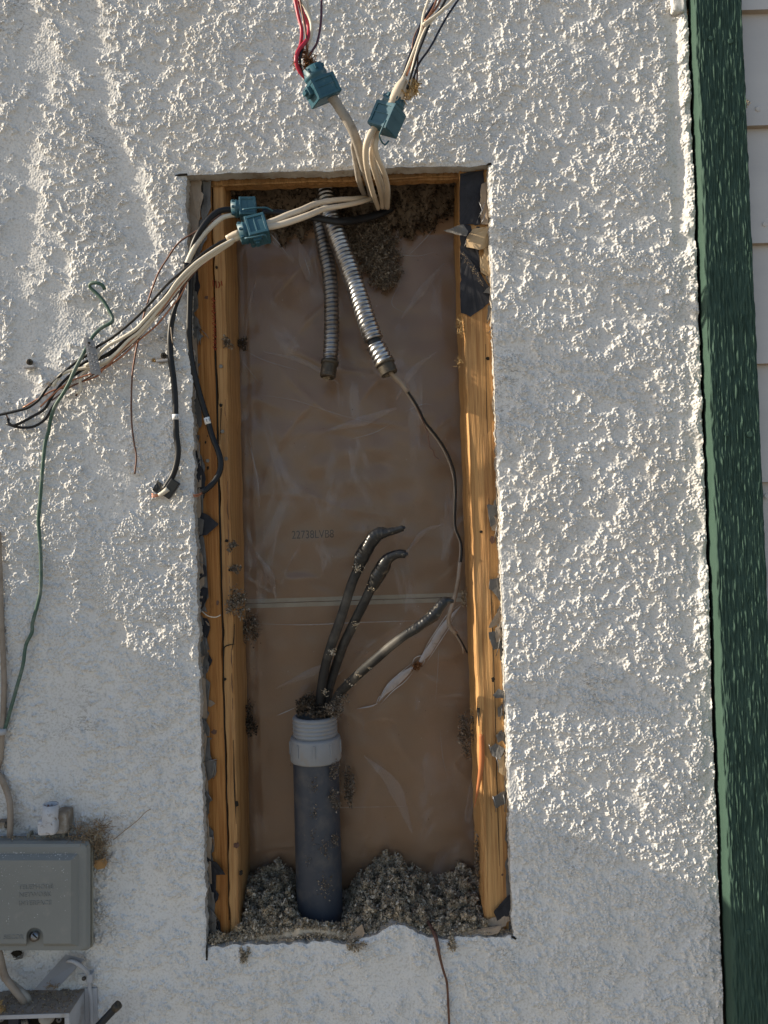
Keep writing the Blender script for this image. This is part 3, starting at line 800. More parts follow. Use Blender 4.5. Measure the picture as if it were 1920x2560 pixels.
def ribbon(name, pts, widths, mat, parent, bulge=.0016):
    C = spline([P(*p) for p in pts], .003); n = len(C); wd = np.interp(np.linspace(0, 1, n), np.linspace(0, 1, len(widths)), widths) * S(SB) / 2
    T = np.gradient(C, axis=0); T /= np.linalg.norm(T, axis=1)[:, None]
    Nv = np.cross(T, np.array((0., 1, 0))); V = []; m = 9
    for i in range(n):
        for k in range(m):
            u = k / (m - 1) * 2 - 1
            V.append(C[i] + Nv[i] * wd[i] * u - np.array((0, bulge * (1 - u * u) * min(1, wd[i] / .003) + rng.normal(0, .00015), 0)))
    Fs = [(i * m + k, i * m + k + 1, (i + 1) * m + k + 1, (i + 1) * m + k) for i in range(n - 1) for k in range(m - 1)]
    return mesh(name, V, Fs, mat, parent, True)


ribbon('stretched_fold', [(946, 1756, SB - .003), (968, 1725, SB - .004), (1000, 1695, SB - .004), (1032, 1668, SB - .004)], [0, 9, 20, 20, 16, 6], 'film_milky', film)
ribbon('stretched_fold', [(1050, 1655, SB - .004), (1075, 1622, SB - .004), (1100, 1582, SB - .004), (1130, 1540, SB - .004), (1154, 1512, SB - .003)], [8, 18, 17, 18, 16, 8, 0], 'film_milky', film)
ribbon('stretched_fold', [(892, 1772, SB - .002), (930, 1765, SB - .003), (944, 1758, SB - .003)], [1, 5, 2], 'film_milky', film, .002)
for (pp, ww) in (([(944, 1758), (966, 1716), (998, 1684), (1030, 1658)], 1.6), ([(950, 1762), (982, 1728), (1012, 1704), (1036, 1676)], 1.3), ([(1052, 1644), (1068, 1612), (1092, 1574), (1122, 1532), (1154, 1508)], 1.5), ([(1064, 1660), (1090, 1620), (1112, 1586), (1140, 1544)], 1.2),
                 ([(1030, 1664), (1036, 1646), (1054, 1640), (1062, 1652), (1052, 1666)], 1.4), ([(940, 1760), (950, 1740), (956, 1752)], 1.2), ([(610, 1558), (760, 1562), (900, 1556), (1120, 1550)], 1.1), ([(790, 1722), (840, 1690), (870, 1664)], 1.0), ([(690, 1790), (725, 1775), (742, 1767)], 1.6),
                 ([(640, 985), (740, 1002), (860, 1040), (1000, 1072)], .5), ([(1094, 560), (1060, 600), (1020, 640)], 1.0), ([(975, 632), (1040, 640), (1090, 630)], .6), ([(655, 560), (690, 600), (722, 640)], 1.3), ([(760, 640), (776, 690)], 1.2), ([(600, 870), (660, 900), (760, 930)], .7), ([(604, 900), (650, 960)], .6),
                 ([(1005, 700), (980, 760), (1030, 790)], .7), ([(620, 1080), (640, 1180), (652, 1260)], .8), ([(1098, 1600), (1094, 1680), (1088, 1760)], .5), ([(1100, 1820), (1108, 1900), (1124, 1960)], .5), ([(760, 2020), (900, 2018), (1010, 2016)], .5), ([(1010, 1030), (1060, 1010), (1090, 1015)], .8), ([(870, 1100), (940, 1080), (990, 1050)], .7)):
    ribbon('crease_line', [(x, y, SB - .0035) for x, y in pp], [0, ww * 1.3, ww * 1.6, ww, 0], 'film_line' if ww > 1.1 else 'film_milky', film, .0006)
MT['film_sheen_paint'] = _m.copy(); MT['film_sheen_paint'].node_tree.nodes[_x.name].inputs[0].default_value = .13  # pale see-through ribbons paint the film's sheen where reflections would lie
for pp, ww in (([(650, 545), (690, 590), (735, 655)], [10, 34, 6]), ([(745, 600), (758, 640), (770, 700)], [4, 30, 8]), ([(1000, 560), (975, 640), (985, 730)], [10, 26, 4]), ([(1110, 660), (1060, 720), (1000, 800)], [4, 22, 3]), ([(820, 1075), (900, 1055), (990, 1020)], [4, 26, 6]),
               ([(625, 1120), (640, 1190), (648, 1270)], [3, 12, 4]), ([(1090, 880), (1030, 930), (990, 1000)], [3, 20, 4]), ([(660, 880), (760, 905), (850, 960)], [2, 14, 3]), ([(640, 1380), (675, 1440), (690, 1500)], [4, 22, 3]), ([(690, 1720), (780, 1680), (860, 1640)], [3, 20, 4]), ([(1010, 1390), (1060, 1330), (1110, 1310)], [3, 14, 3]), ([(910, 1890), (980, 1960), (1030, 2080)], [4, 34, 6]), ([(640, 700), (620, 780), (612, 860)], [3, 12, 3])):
    ribbon('painted_sheen', [(x, y, SB - .0030) for x, y in pp], ww, 'film_sheen_paint', film, .0018)
_q = np.random.default_rng(77)
flakes('dirt_speck', np.array([P(_q.uniform(605, 1140), _q.uniform(620, 2080), SB - .0028) for _ in range(150)]), (.0004, .0013), 'hole', film, .15, 78)
flakes('pale_speck', np.array([P(_q.uniform(605, 1140), _q.uniform(620, 2080), SB - .0030) for _ in range(90)]), (.0003, .0009), 'label_white', film, .3, 79)
tuft('small lump of dirt caught in the hole of the white stretched film fold', 1046, 1668, SB - .007, 26, 26, 90, 31, 'fluff_brown', None, .003, 'dirt_lump')

# ---- paper and lath torn along the rims
bp = thing('building_paper', P(480, 2300, .02), 'torn grey and black building paper hanging along the left rim of the opening', 'building paper', 'building paper torn along the rims')
LS = [([(468, 452), (505, 448), (512, 500), (498, 560), (500, 600), (482, 650), (469, 640)], 'kraft', .004), ([(498, 455), (530, 452), (532, 520), (512, 560), (500, 500)], 'felt', .005),
      ([(485, 552), (512, 545), (520, 600), (498, 640), (482, 600)], 'felt', .004), ([(470, 720), (494, 730), (498, 770), (474, 790)], 'felt', .005), ([(472, 822), (500, 826), (512, 842), (486, 868), (474, 860)], 'felt', .004),
      ([(474, 890), (490, 930), (484, 960), (478, 990)], 'tar', .004), ([(480, 1100), (498, 1140), (516, 1190), (512, 1245), (496, 1262), (482, 1220)], 'tar', .006), ([(483, 1180), (497, 1190), (494, 1236), (484, 1240)], 'kraft', .003),
      ([(494, 1278), (516, 1284), (550, 1310), (528, 1330), (498, 1345), (488, 1300)], 'tar', .006), ([(490, 1290), (514, 1300), (508, 1336), (492, 1340)], 'felt', .004), ([(494, 1420), (514, 1410), (520, 1440), (500, 1450)], 'tar', .005),
      ([(495, 1430), (518, 1434), (516, 1452), (500, 1456)], 'kraft', .006), ([(496, 1462), (522, 1470), (520, 1500), (498, 1530)], 'tar', .004), ([(497, 1480), (516, 1472), (518, 1500), (502, 1520)], 'kraft_light', .006),
      ([(498, 1545), (526, 1560), (528, 1574), (506, 1590), (500, 1570)], 'kraft', .008), ([(498, 1590), (520, 1596), (518, 1636), (500, 1644)], 'felt', .004), ([(500, 1660), (518, 1672), (514, 1710), (500, 1720)], 'felt', .006),
      ([(500, 1740), (520, 1750), (541, 1758), (528, 1768), (504, 1764)], 'kraft', .008), ([(501, 1790), (522, 1806), (512, 1840), (502, 1830)], 'felt', .006), ([(504, 1896), (546, 1900), (540, 1940), (512, 1960), (506, 1930)], 'felt', .005),
      ([(508, 1960), (528, 1990), (520, 2060), (512, 2080)], 'felt', .006), ([(512, 2080), (534, 2092), (528, 2130), (514, 2120)], 'kraft', .006), ([(514, 2140), (545, 2152), (566, 2186), (530, 2190), (516, 2170)], 'tar', .007),
      ([(514, 2150), (530, 2160), (524, 2200), (516, 2196)], 'kraft', .004), ([(516, 2210), (538, 2230), (536, 2290), (518, 2300)], 'felt', .006), ([(517, 2260), (545, 2290), (540, 2340), (520, 2345)], 'felt', .007)]
def rim_layer(parent, side, pr, d, wd, mat, seed, gap=.0):
    g = random.Random(seed); y = 448
    while y < 2330:
        L = g.uniform(70, 210); y1 = min(2345, y + L)
        x = lambda yy: (461 + (yy - 437) * .0264) if side < 0 else (1225 + (yy - 412) * .0327)
        outer = [(x(yy) + side * 4, yy) for yy in (y1, (y + y1) / 2, y)]; inner = []; n = max(3, int(L / 18))
        for k in range(n + 1):
            yy = y + L * k / n; inner.append((x(yy) - side * g.uniform(wd[0], wd[1]), yy))
        if g.random() > gap: scrap('paper_strip', inner + outer, d, mat, parent, .003, 2.5, seed + int(y), lean=-.2 * side)
        y = y1 + g.uniform(-14, 20)


rim_layer(bp, -1, 0, .0225, (12, 34), 'felt', 900); rim_layer(bp, -1, 0, .0205, (8, 24), 'kraft', 930, .35); rim_layer(bp, -1, 0, .0235, (20, 44), 'tar', 960, .55)
for k, (poly, m_, c_) in enumerate(LS):
    scrap('paper_scrap', [(x - 2, y) for x, y in poly], .0195 + .001 * (k % 3), m_, bp, c_, 3.0, 100 + k, lean=.25)
for k, (x0, y0, x1, y1) in enumerate(((471, 585, 492, 600), (470, 620, 500, 604), (490, 815, 496, 862), (494, 815, 501, 862), (500, 822, 522, 846), (482, 1360, 500, 1345), (486, 1395, 505, 1372), (484, 1400, 512, 1410), (506, 1592, 512, 1640), (514, 1590, 518, 1640),
                                     (508, 1905, 542, 1898), (536, 1898, 530, 1945), (540, 1900, 534, 1948), (514, 1980, 530, 2002), (532, 2085, 534, 2130), (520, 2200, 528, 2240), (522, 2270, 546, 2300), (524, 2275, 544, 2320), (520, 2310, 548, 2300), (490, 1165, 502, 1148), (500, 1105, 492, 1160))):
    tube('lath_wire', [(x0, y0, .018), ((x0 + x1) / 2 + 2, (y0 + y1) / 2, .015), (x1, y1, .017)], .9, 'galv_dusty', bp, 5, step=.006)
tube('lath_wire', [(505, 1528, .016), (520, 1540, .010), (540, 1543, .008), (552, 1537, .008)], 1.3, 'white_wire', bp, 5)
bq = thing('building_paper', P(1250, 2300, .02), 'torn grey and tan building paper with lath wires along the right rim of the opening', 'building paper', 'building paper torn along the rims')
RS = [([(1204, 460), (1218, 452), (1222, 560), (1205, 560), (1200, 500)], 'kraft', .005), ([(1212, 610), (1222, 620), (1224, 690), (1204, 670)], 'kraft_light', .004), ([(1168, 590), (1182, 572), (1222, 568), (1224, 616), (1196, 628), (1166, 618)], 'kraft_light', .010),
      ([(1200, 640), (1218, 650), (1222, 690), (1202, 680)], 'kraft_light', .003), ([(1208, 732), (1226, 716), (1228, 736)], 'felt', .004), ([(1222, 760), (1230, 770), (1230, 800), (1218, 798)], 'felt', .006),
      ([(1216, 1262), (1244, 1262), (1245, 1282), (1236, 1290), (1240, 1310), (1226, 1318), (1224, 1290)], 'felt', .005), ([(1232, 1290), (1246, 1296), (1246, 1330), (1230, 1326)], 'kraft', .006), ([(1224, 1448), (1252, 1442), (1252, 1496), (1236, 1484), (1222, 1472)], 'felt', .004),
      ([(1220, 1566), (1250, 1516), (1248, 1560), (1224, 1570)], 'kraft', .010), ([(1220, 1580), (1250, 1576), (1256, 1624), (1234, 1624), (1226, 1600)], 'felt', .007), ([(1238, 1570), (1254, 1560), (1256, 1600), (1240, 1606)], 'kraft', .006),
      ([(1232, 1738), (1246, 1722), (1260, 1728), (1260, 1746), (1240, 1746)], 'felt', .004), ([(1244, 1770), (1258, 1760), (1260, 1790), (1246, 1794)], 'felt', .007), ([(1240, 1838), (1256, 1826), (1260, 1850), (1244, 1856)], 'felt', .006),
      ([(1222, 1872), (1240, 1860), (1262, 1872), (1250, 1900), (1230, 1890)], 'felt', .008), ([(1244, 1902), (1264, 1880), (1264, 1940), (1246, 1930)], 'kraft_light', .003), ([(1230, 1990), (1262, 1978), (1268, 2010), (1240, 2020)], 'felt', .007),
      ([(1234, 2280), (1276, 2240), (1280, 2300), (1250, 2310)], 'tar', .006), ([(1206, 2310), (1270, 2280), (1276, 2300), (1240, 2330)], 'kraft', .008)]
rim_layer(bq, 1, 0, .0150, (4, 16), 'kraft', 980, .3); rim_layer(bq, 1, 0, .0165, (6, 20), 'felt', 990, .5)
for k, (poly, m_, c_) in enumerate(RS):
    scrap('paper_scrap', poly, .0110 + .001 * (k % 3), m_, bq, c_, 2.6, 200 + k, lean=-.15)
for k, (x0, y0, x1, y1) in enumerate(((1212, 505, 1196, 545), (1214, 530, 1202, 560), (1198, 505, 1206, 535), (1228, 770, 1218, 808), (1230, 812, 1222, 832), (1165, 600, 1160, 618), (1242, 1310, 1234, 1350), (1250, 1590, 1240, 1640), (1255, 1760, 1250, 1800), (1240, 1890, 1246, 1930), (1222, 1860, 1226, 1882), (1232, 1990, 1240, 2030), (1258, 1985, 1262, 2030))):
    tube('lath_wire', [(x0, y0, .008), ((x0 + x1) / 2 + 2, (y0 + y1) / 2, .005), (x1, y1, .009)], 1.1, 'galv_dusty', bq, 5, step=.006)
tp = thing('tar_paper', P(1180, 790, .022), 'black tar paper sheet with a torn pointed flap on the top of the right stud', 'tar paper')
scrap('upper_sheet', [(1150, 434), (1210, 424), (1208, 480), (1204, 520), (1200, 562), (1150, 562)], .0155, 'tar', tp, .001, 1.5, 301)
scrap('lower_sheet', [(1151, 626), (1168, 640), (1190, 670), (1210, 700), (1226, 720), (1228, 752), (1200, 775), (1176, 792), (1152, 782)], .0155, 'tar', tp, .001, 1.5, 302)
scrap('under_layer', [(1150, 560), (1200, 566), (1196, 640), (1212, 690), (1180, 660), (1151, 628)], .0162, 'tar', tp, .002, 2, 304)  # tar sheet set slightly behind the upper and lower ones
scrap('pointed_flap', [(1109, 574), (1140, 566), (1158, 563), (1170, 580), (1166, 592), (1140, 586)], .006, 'felt', tp, .006, 1.2, 303)
fibres('torn_edge', [tuple(P(1153 + k * 5.2, 632 + k * 7.6, .014)) for k in range(12)], 110, .0035, .0002, 'straw', tp, 41)

# ---- insulation, debris
def ins_pile():
    nx, ny = 220, 60
    tops = [(575, 2300), (590, 2255), (620, 2195), (650, 2172), (690, 2165), (730, 2180), (760, 2230), (800, 2260), (850, 2245), (880, 2215), (915, 2172), (960, 2146), (1010, 2160), (1060, 2190), (1090, 2205), (1120, 2180), (1150, 2168), (1185, 2185), (1200, 2200), (1230, 2290)]
    bots = [(540, 2330), (575, 2352), (640, 2345), (700, 2338), (760, 2320), (800, 2318), (850, 2330), (930, 2338), (1000, 2312), (1060, 2330), (1120, 2340), (1200, 2325), (1245, 2320)]
    px = np.linspace(545, 1245, nx)
    tY = np.interp(px, *zip(*tops)); bY = np.interp(px, *zip(*bots))
    yf, yb = .010, SB - .004
    V = np.zeros((nx, ny, 3)); lump = fnoise(nx, ny, .002, .030, 80, .5) * .007 + fnoise(nx, ny, .002, .014, 81, .45) * .0062
    for i in range(nx):
        zf = P(px[i], bY[i], yf).z; zb = P(px[i], tY[i], yb).z; xf = P(px[i], bY[i], yf).x; xb = P(px[i], tY[i], yb).x
        t = np.linspace(0, 1, ny); s = t ** .75
        V[i, :, 0] = xf + (xb - xf) * t; V[i, :, 1] = yf + (yb - yf) * t; V[i, :, 2] = zf + (zb - zf) * s + .6 * lump[i] * np.clip(t * 6, .2, 1); V[i, :, 1] -= .9 * lump[i] * np.clip(t * 6, .2, 1) * np.clip((1 - t) * 5, 0, 1)
        # hollow in front of the grey pipe
        hol = np.exp(-((px[i] - 800) / 60) ** 2)
        V[i, :, 2] -= hol * .035 * sstep(.15, .45, t) * (1 - sstep(.75, 1, t))
        V[i, 0, 2] -= .012; V[i, 0, 1] += .002
    return V


PV = ins_pile(); nx, ny = PV.shape[:2]
I, J = np.meshgrid(np.arange(nx - 1), np.arange(ny - 1), indexing='ij'); a = (I * ny + J).ravel()
coreF = np.stack([a, a + ny, a + ny + 1, a + 1], -1)
g = np.random.default_rng(90); idx = g.integers(0, nx * ny, 52000); Cn = PV.reshape(-1, 3)[idx] + g.normal(0, .0013, (52000, 3)) + np.array((0, 0, .0005))
clump = fnoise(nx, ny, .002, .010, 92, .5).reshape(-1)[idx]; Cn[:, 2] += np.maximum(clump, 0) * .0016 * g.random(52000); Cn[:, 1] -= np.maximum(clump, 0) * .0022 * g.random(52000)
o = flakes('insulation_pile', Cn, (.0014, .0046), 'fluff', None, .30, 91, 'stuff', core=(PV.reshape(-1, 3), coreF)); tag(o, 'grey fluffy loose cellulose insulation heaped along the bottom of the cavity', 'insulation')


def ins_top():
    nx, ny = 170, 46; px = np.linspace(556, 1146, nx); V = np.zeros((nx, ny, 3))
    lump = fnoise(nx, ny, .0025, .040, 83, .5) * .007 + fnoise(nx, ny, .0025, .015, 84, .5) * .004
    for i in range(nx):
        t = np.linspace(0, 1, ny); yy = .034 + (SB - .002 - .034) * t
        z0 = P(px[i], 466 - (px[i] - 560) * .03, .034).z + .030; xx = np.array([P(px[i], 500, y).x for y in yy])
        dz = -.056 * sstep(.25, 1, t) * (1 + .4 * math.sin(px[i] * .02)) - .020 * math.exp(-((px[i] - 900) / 60) ** 2) * t
        V[i, :, 0] = xx; V[i, :, 1] = yy; V[i, :, 2] = z0 + dz + lump[i]
    return V


TV = ins_top(); nx, ny = TV.shape[:2]
I, J = np.meshgrid(np.arange(nx - 1), np.arange(ny - 1), indexing='ij'); a = (I * ny + J).ravel(); coreT = np.stack([a, a + 1, a + ny + 1, a + ny], -1)
idx = g.integers(0, nx * ny, 12000); Cn = TV.reshape(-1, 3)[idx] + g.normal(0, .0025, (12000, 3))
o = fibres('insulation_fibres', [tuple(p) for p in PV.reshape(-1, 3)[::3]], 700, .010, .00028, 'fluff', None, 93); tag(o, 'curly grey fibres sticking out of the loose insulation heap', 'insulation', kind='stuff')
# front curtain of dust; the recess shade is put into its dark colour
o = flakes('overhead_insulation', Cn, (.0015, .0045), 'fluff_dark', None, .4, 95, 'stuff', core=(TV.reshape(-1, 3), coreT)); tag(o, 'dirty insulation packed in the cavity top, shade put into its dark colour', 'insulation')
# the tongue of matted insulation hanging behind the conduits
pc = spline([(890, 545), (925, 600), (955, 660), (975, 715)], 3.0); n = 9000; t = g.random(n); q = pc[(t * (len(pc) - 1)).astype(int)]
wd = np.interp(t, [0, .3, .7, 1], [42, 60, 44, 24]) * (1 + .22 * np.sin(t * 31) + .16 * np.sin(t * 57 + 1)); u = g.uniform(-1, 1, n); px = q[:, 0] + u * wd * .88 + g.normal(0, 5, n); py = q[:, 1] - u * wd * .35 + g.normal(0, 6, n)
dd = SB - .004 - .020 * np.sqrt(np.clip(1 - u * u, 0, 1)) * g.uniform(.8, 1.05, n) - .004 * np.sin(t * 60) - .004 * np.sin(px * .21) * np.sin(py * .17)
Cn = np.array([P(x, y, d) for x, y, d in zip(px, py, dd)])
o = flakes('hanging_insulation', Cn, (.0012, .0040), 'fluff_mid', None, .7, 96, 'stuff'); tag(o, 'matted dark tongue of insulation hanging on the film behind the steel conduits', 'insulation')
TG = [('pale insulation tuft on the narrow stud below the red crayon writing', 570, 852, SD - .002, 26, 34, 90, 'fluff_mid'), ('dark insulation tuft on the film edge level with the crayon writing end', 604, 856, SB - .01, 30, 34, 110, 'fluff_dark'),
      ('insulation tuft on the narrow stud left of the printed code', 580, 1362, SD - .002, 26, 26, 80, 'fluff_mid'), ('insulation tuft on the narrow stud just below the code level', 590, 1420, SD - .002, 24, 24, 80, 'fluff_mid'),
      ('large insulation tuft on the narrow stud at the drywall seam', 593, 1510, SD - .004, 52, 74, 340, 'fluff_mid'), ('large insulation tuft hanging on the film just right of the seam tuft', 625, 1568, SB - .02, 40, 84, 330, 'fluff_mid'),
      ('dim insulation tuft on the film edge left of the conduit thread', 626, 1815, SB - .012, 36, 80, 230, 'fluff_dark'), ('insulation tuft clinging to the inner edge of the right stud', 1164, 1830, SB - .05, 44, 92, 380, 'fluff_mid'),
      ('ragged insulation tuft hanging off the right side of the dark pipe', 872, 1975, .10, 30, 110, 260, 'fluff_mid'), ('insulation strip caught along the right stud near the bottom', 1192, 2170, .06, 16, 150, 200, 'fluff_mid'),
      ('small insulation tuft in the left rim near the phone box level', 535, 2345, .012, 40, 34, 160, 'fluff'), ('insulation tuft fallen over the bottom stucco rim at left', 612, 2386, .000, 26, 44, 260, 'fluff'),
      ('insulation tuft fallen over the bottom stucco rim in the middle', 888, 2360, -.003, 40, 36, 150, 'fluff'), ('insulation tuft resting on the bottom rim near the thin brown wire', 1132, 2358, -.001, 26, 40, 120, 'fluff'),
      ('tiny insulation tuft on the film edge by the right stud above the seam', 1161, 1488, SB - .02, 16, 40, 70, 'fluff'), ('insulation bits on the film at the top of the seam fold', 1000, 500, .09, 60, 40, 200, 'fluff_dark')]
for k, (lb, px, py, d, w_, h_, n, m_) in enumerate(TG): tuft(lb, px, py, d, w_, h_, n, 500 + k, m_)
rim = np.random.default_rng(97); q = []
for k in range(2600):
    x = rim.uniform(520, 1285); q.append(P(x, np.interp(x, [516, 1282], [2362, 2338]) - 8 + rim.normal(0, 5) - 26 * math.exp(-((x - 1000) / 48) ** 2), .006 + rim.uniform(-.004, .014)))
o = flakes('rim_debris', np.array(q), (.0006, .0022), 'fluff', None, .4, 98, 'stuff'); tag(o, 'crumbs and grey dust lying on the bottom rim of the opening', 'debris')
sc = scrap('paper_flap', [(905, 2310), (872, 2345), (862, 2372), (890, 2370), (912, 2334)], .002, 'kraft', None, .006, 2, 311); tag(sc, 'brown paper flap hanging over the middle of the bottom rim', 'paper scrap')
sc = scrap('paper_flap', [(700, 2348), (760, 2356), (742, 2366), (690, 2358)], .004, 'kraft', None, .006, 2, 312); tag(sc, 'curled tan paper strip lying on the bottom rim under the left heap', 'paper scrap')
sc = scrap('paper_flap', [(1108, 2342), (1150, 2336), (1240, 2322), (1260, 2306), (1246, 2330), (1150, 2350)], .006, 'kraft', None, .006, 2, 313); tag(sc, 'long grey brown paper strip at the right end of the bottom rim', 'paper scrap')

# ---- big dark conduit with its grey adapter and three taped cables
pd = .078
cp = thing('conduit_riser', P(800, 2330, pd), 'dark navy plastic conduit standing in the cavity with a grey threaded adapter', 'conduit pipe')


def lathe(name, p0, p1, prof, mat, parent, sides=48, rfun=None, smooth=True):
    """prof: (t along p0->p1, radius in m)"""
    p0, p1 = np.array(p0), np.array(p1); C = np.array([p0 + (p1 - p0) * t for t, _ in prof]); T = (p1 - p0) / np.linalg.norm(p1 - p0)
    u = np.array((1., 0, 0)); u -= T * u.dot(T); u /= np.linalg.norm(u); v = np.cross(T, u); th = np.linspace(0, 2 * PI, sides, endpoint=False)
    V = np.vstack([C[i] + (np.cos(th) * r)[:, None] * u + (np.sin(th) * r)[:, None] * v for i, (_, r) in enumerate(prof)]); n = len(prof)
    i, j = np.meshgrid(np.arange(n - 1), np.arange(sides), indexing='ij'); a = i * sides + j; b = i * sides + (j + 1) % sides
    return mesh(name, V, np.stack([a, b, b + sides, a + sides], -1).reshape(-1, 4), mat, parent, smooth)


top_c, bot_c = P(787, 1788, pd), P(802, 2380, pd); ax = (bot_c - top_c)
Lm = ax.length; s_ = S(pd - .03)
lathe('pipe', top_c, bot_c, [(.17, 58 * s_), (1, 58 * s_)], 'pvc_navy', cp)
col_p = [(.085, 50 * s_), (.088, 62 * s_), (.096, 64 * s_), (.18, 65 * s_), (.187, 63 * s_), (.187, 57 * s_)]
COL = lathe('adapter_collar', top_c, bot_c, col_p, 'pvc_grey', cp)
th_p = [(.0, 50 * s_), (.0, 46 * s_), (.09, 46 * s_)][::-1]
for k in range(5):
    t0 = .002 + k * .0165; th_p += [(t0, 54 * s_), (t0 + .006, 57 * s_), (t0 + .011, 57 * s_), (t0 + .0155, 53.5 * s_)]
th_p.append((.092, 53 * s_))
lathe('thread', top_c, bot_c, th_p, 'pvc_grey', cp)
for k in range(9):
    an = PI * (1.06 + k * .11 + .01); c = top_c + ax * .128 + Vector((math.cos(an), math.sin(an) * 1.0, 0)) * 65 * s_
    bm = bmesh.new(); rd = Vector((math.cos(an), math.sin(an), 0)); tg = Vector((-math.sin(an), math.cos(an), 0))
    add_box(bm, c, (rd, tg, ax.normalized()), (.0012, .0016, Lm * .027), .0005); 
    if k % 2 == 0: from_bm('grip_rib', bm, 'pvc_grey', COL)
    else: bm.free()
for k, (px, py, sz, n) in enumerate(((775, 1960, 30, 200), (782, 2030, 22, 70), (776, 2090, 30, 60), (812, 2122, 24, 50), (812, 2215, 34, 90), (770, 2150, 14, 40), (836, 1930, 26, 160), (842, 2010, 18, 120), (832, 1990, 20, 100), (838, 2100, 18, 90))):
    gg = np.random.default_rng(600 + k); xx = px + gg.normal(0, sz * .22, n) + (sz * .25) * np.sin(np.arange(n)); yy = py + gg.normal(0, sz * .35, n) + sz * .4 * np.sin(np.arange(n) * 2.3)
    pts = []
    for x, y in zip(xx, yy):
        off = (x - 796) / 62.0; pts.append(P(x, y, pd - 58 * s_ * math.sqrt(max(0, 1 - off * off)) - .0006))
    flakes('caked_dust', np.array(pts), (.0008, .0026), 'fluff_mid', cp, .2, 610 + k)
gg = np.random.default_rng(630); n = 1500; an = gg.uniform(0, 2 * PI, n); rr = np.sqrt(gg.random(n)) * 50 * s_
pts = np.stack([top_c.x + np.cos(an) * rr + .002, top_c.y + np.sin(an) * rr, top_c.z + .004 + .022 * np.exp(-(rr / .022) ** 2) * gg.random(n) + .02 * (np.cos(an) < -.2) * gg.random(n)], 1)
o = flakes('packed_insulation', pts, (.0015, .0042), 'fluff_dark', None, .4, 631, 'stuff'); tag(o, 'dusty insulation stuffed into the mouth of the dark conduit around the cables', 'insulation')
tuft('insulation shreds spilling over the right lip of the conduit thread', 842, 1772, pd - .03, 44, 60, 240, 640, 'fluff_mid')


def taped(label, pts, r, k_tape, tape_pts, tape_r, flatmat='black_dusty', end=None, seed=0, residue=()):
    t = thing('service_cable', P(*pts[0]), label, 'cable', 'taped black cables in the conduit')
    tube('jacket', pts, r, flatmat, t, 14)
    gsd = np.random.default_rng(seed); ph = gsd.uniform(0, 6)
    rf = lambda s, th, rr: rr * (1 + .018 * np.sin(s * 1100 + th + ph) + .045 * np.sin(s * 150 + 2 * th + ph) + .04 * np.sin(3 * th + s * 120) + .025 * np.sin(s * 333 + ph))
    tube('tape_wrap', tape_pts, tape_r, 'tape', t, 16, step=.0012, rfun=rf)
    for (x, y, d, sz) in residue:
        gg = np.random.default_rng(seed + int(x)); c = np.array(P(x, y, d)); n = 40
        flakes('residue', c + gg.normal(0, 1, (n, 3)) * np.array((sz * S(), .0015, sz * .8 * S())) * .5, (.0009, .0026), 'mud', t, .2, seed + 1)
    if end: tube('cut_end', end[0], end[1], 'black_plastic', t, 8)
    return t


c1 = [(797, 1790, .082), (803, 1724, .072), (816, 1654, .062), (833, 1599, .054), (850, 1552, .047), (866, 1502, .041), (880, 1457, .035), (896, 1420, .030)]
taped('leftmost taped black cable bending right at its tip below the conduit ends', c1, [12, 12, 12, 12.5, 12.5, 12, 12, 12], 0,
      [(893, 1428, .031), (903, 1398, .027), (917, 1370, .022), (932, 1348, .018), (946, 1335, .016), (966, 1331, .014), (988, 1326, .012), (1008, 1320, .010)], [13, 18, 18.5, 17, 16, 12, 9, 7.5],
      end=([(1006, 1320, .010), (1013, 1319, .009)], [5, 3]), seed=3, residue=((894, 1421, .018, 12), (828, 1630, .042, 12)))
c2 = [(814, 1790, .090), (822, 1724, .084), (839, 1668, .078), (858, 1613, .066), (877, 1574, .058), (894, 1538, .050), (911, 1505, .043), (928, 1468, .036)]
taped('middle taped black cable, shorter than its left neighbour, with a glossy hooked tip', c2, [12, 12, 12, 12, 12, 12, 12, 12], 0,
      [(925, 1474, .036), (941, 1446, .030), (955, 1421, .025), (967, 1399, .021), (981, 1390, .018), (997, 1385, .016), (1014, 1386, .015)], [12, 19, 18, 16, 12, 11, 9.5],
      end=([(1012, 1386, .015), (1019, 1384, .014)], [7, 4]), seed=5, residue=((928, 1468, .026, 13), (889, 1562, .044, 10), (812, 1730, .064, 10)))
c3 = [(822, 1790, .082), (846, 1738, .062), (866, 1715, .046), (900, 1682, .022), (938, 1649, -.002), (977, 1615, -.018), (1010, 1590, -.026), (1045, 1568, -.030)]
taped('right taped black cable slanting low towards the right stud, its jacket dusty and sunlit', c3, [12, 12, 12, 12, 12, 11.5, 11, 11], 0,
      [(1020, 1583, -.0275), (1055, 1560, -.030), (1083, 1538, -.030), (1098, 1518, -.029), (1114, 1503, -.028), (1134, 1503, -.026)], [11, 13, 15, 14, 12, 4], seed=7,
      residue=((880, 1703, .030, 12), (900, 1684, .015, 10), (925, 1668, .000, 6)))

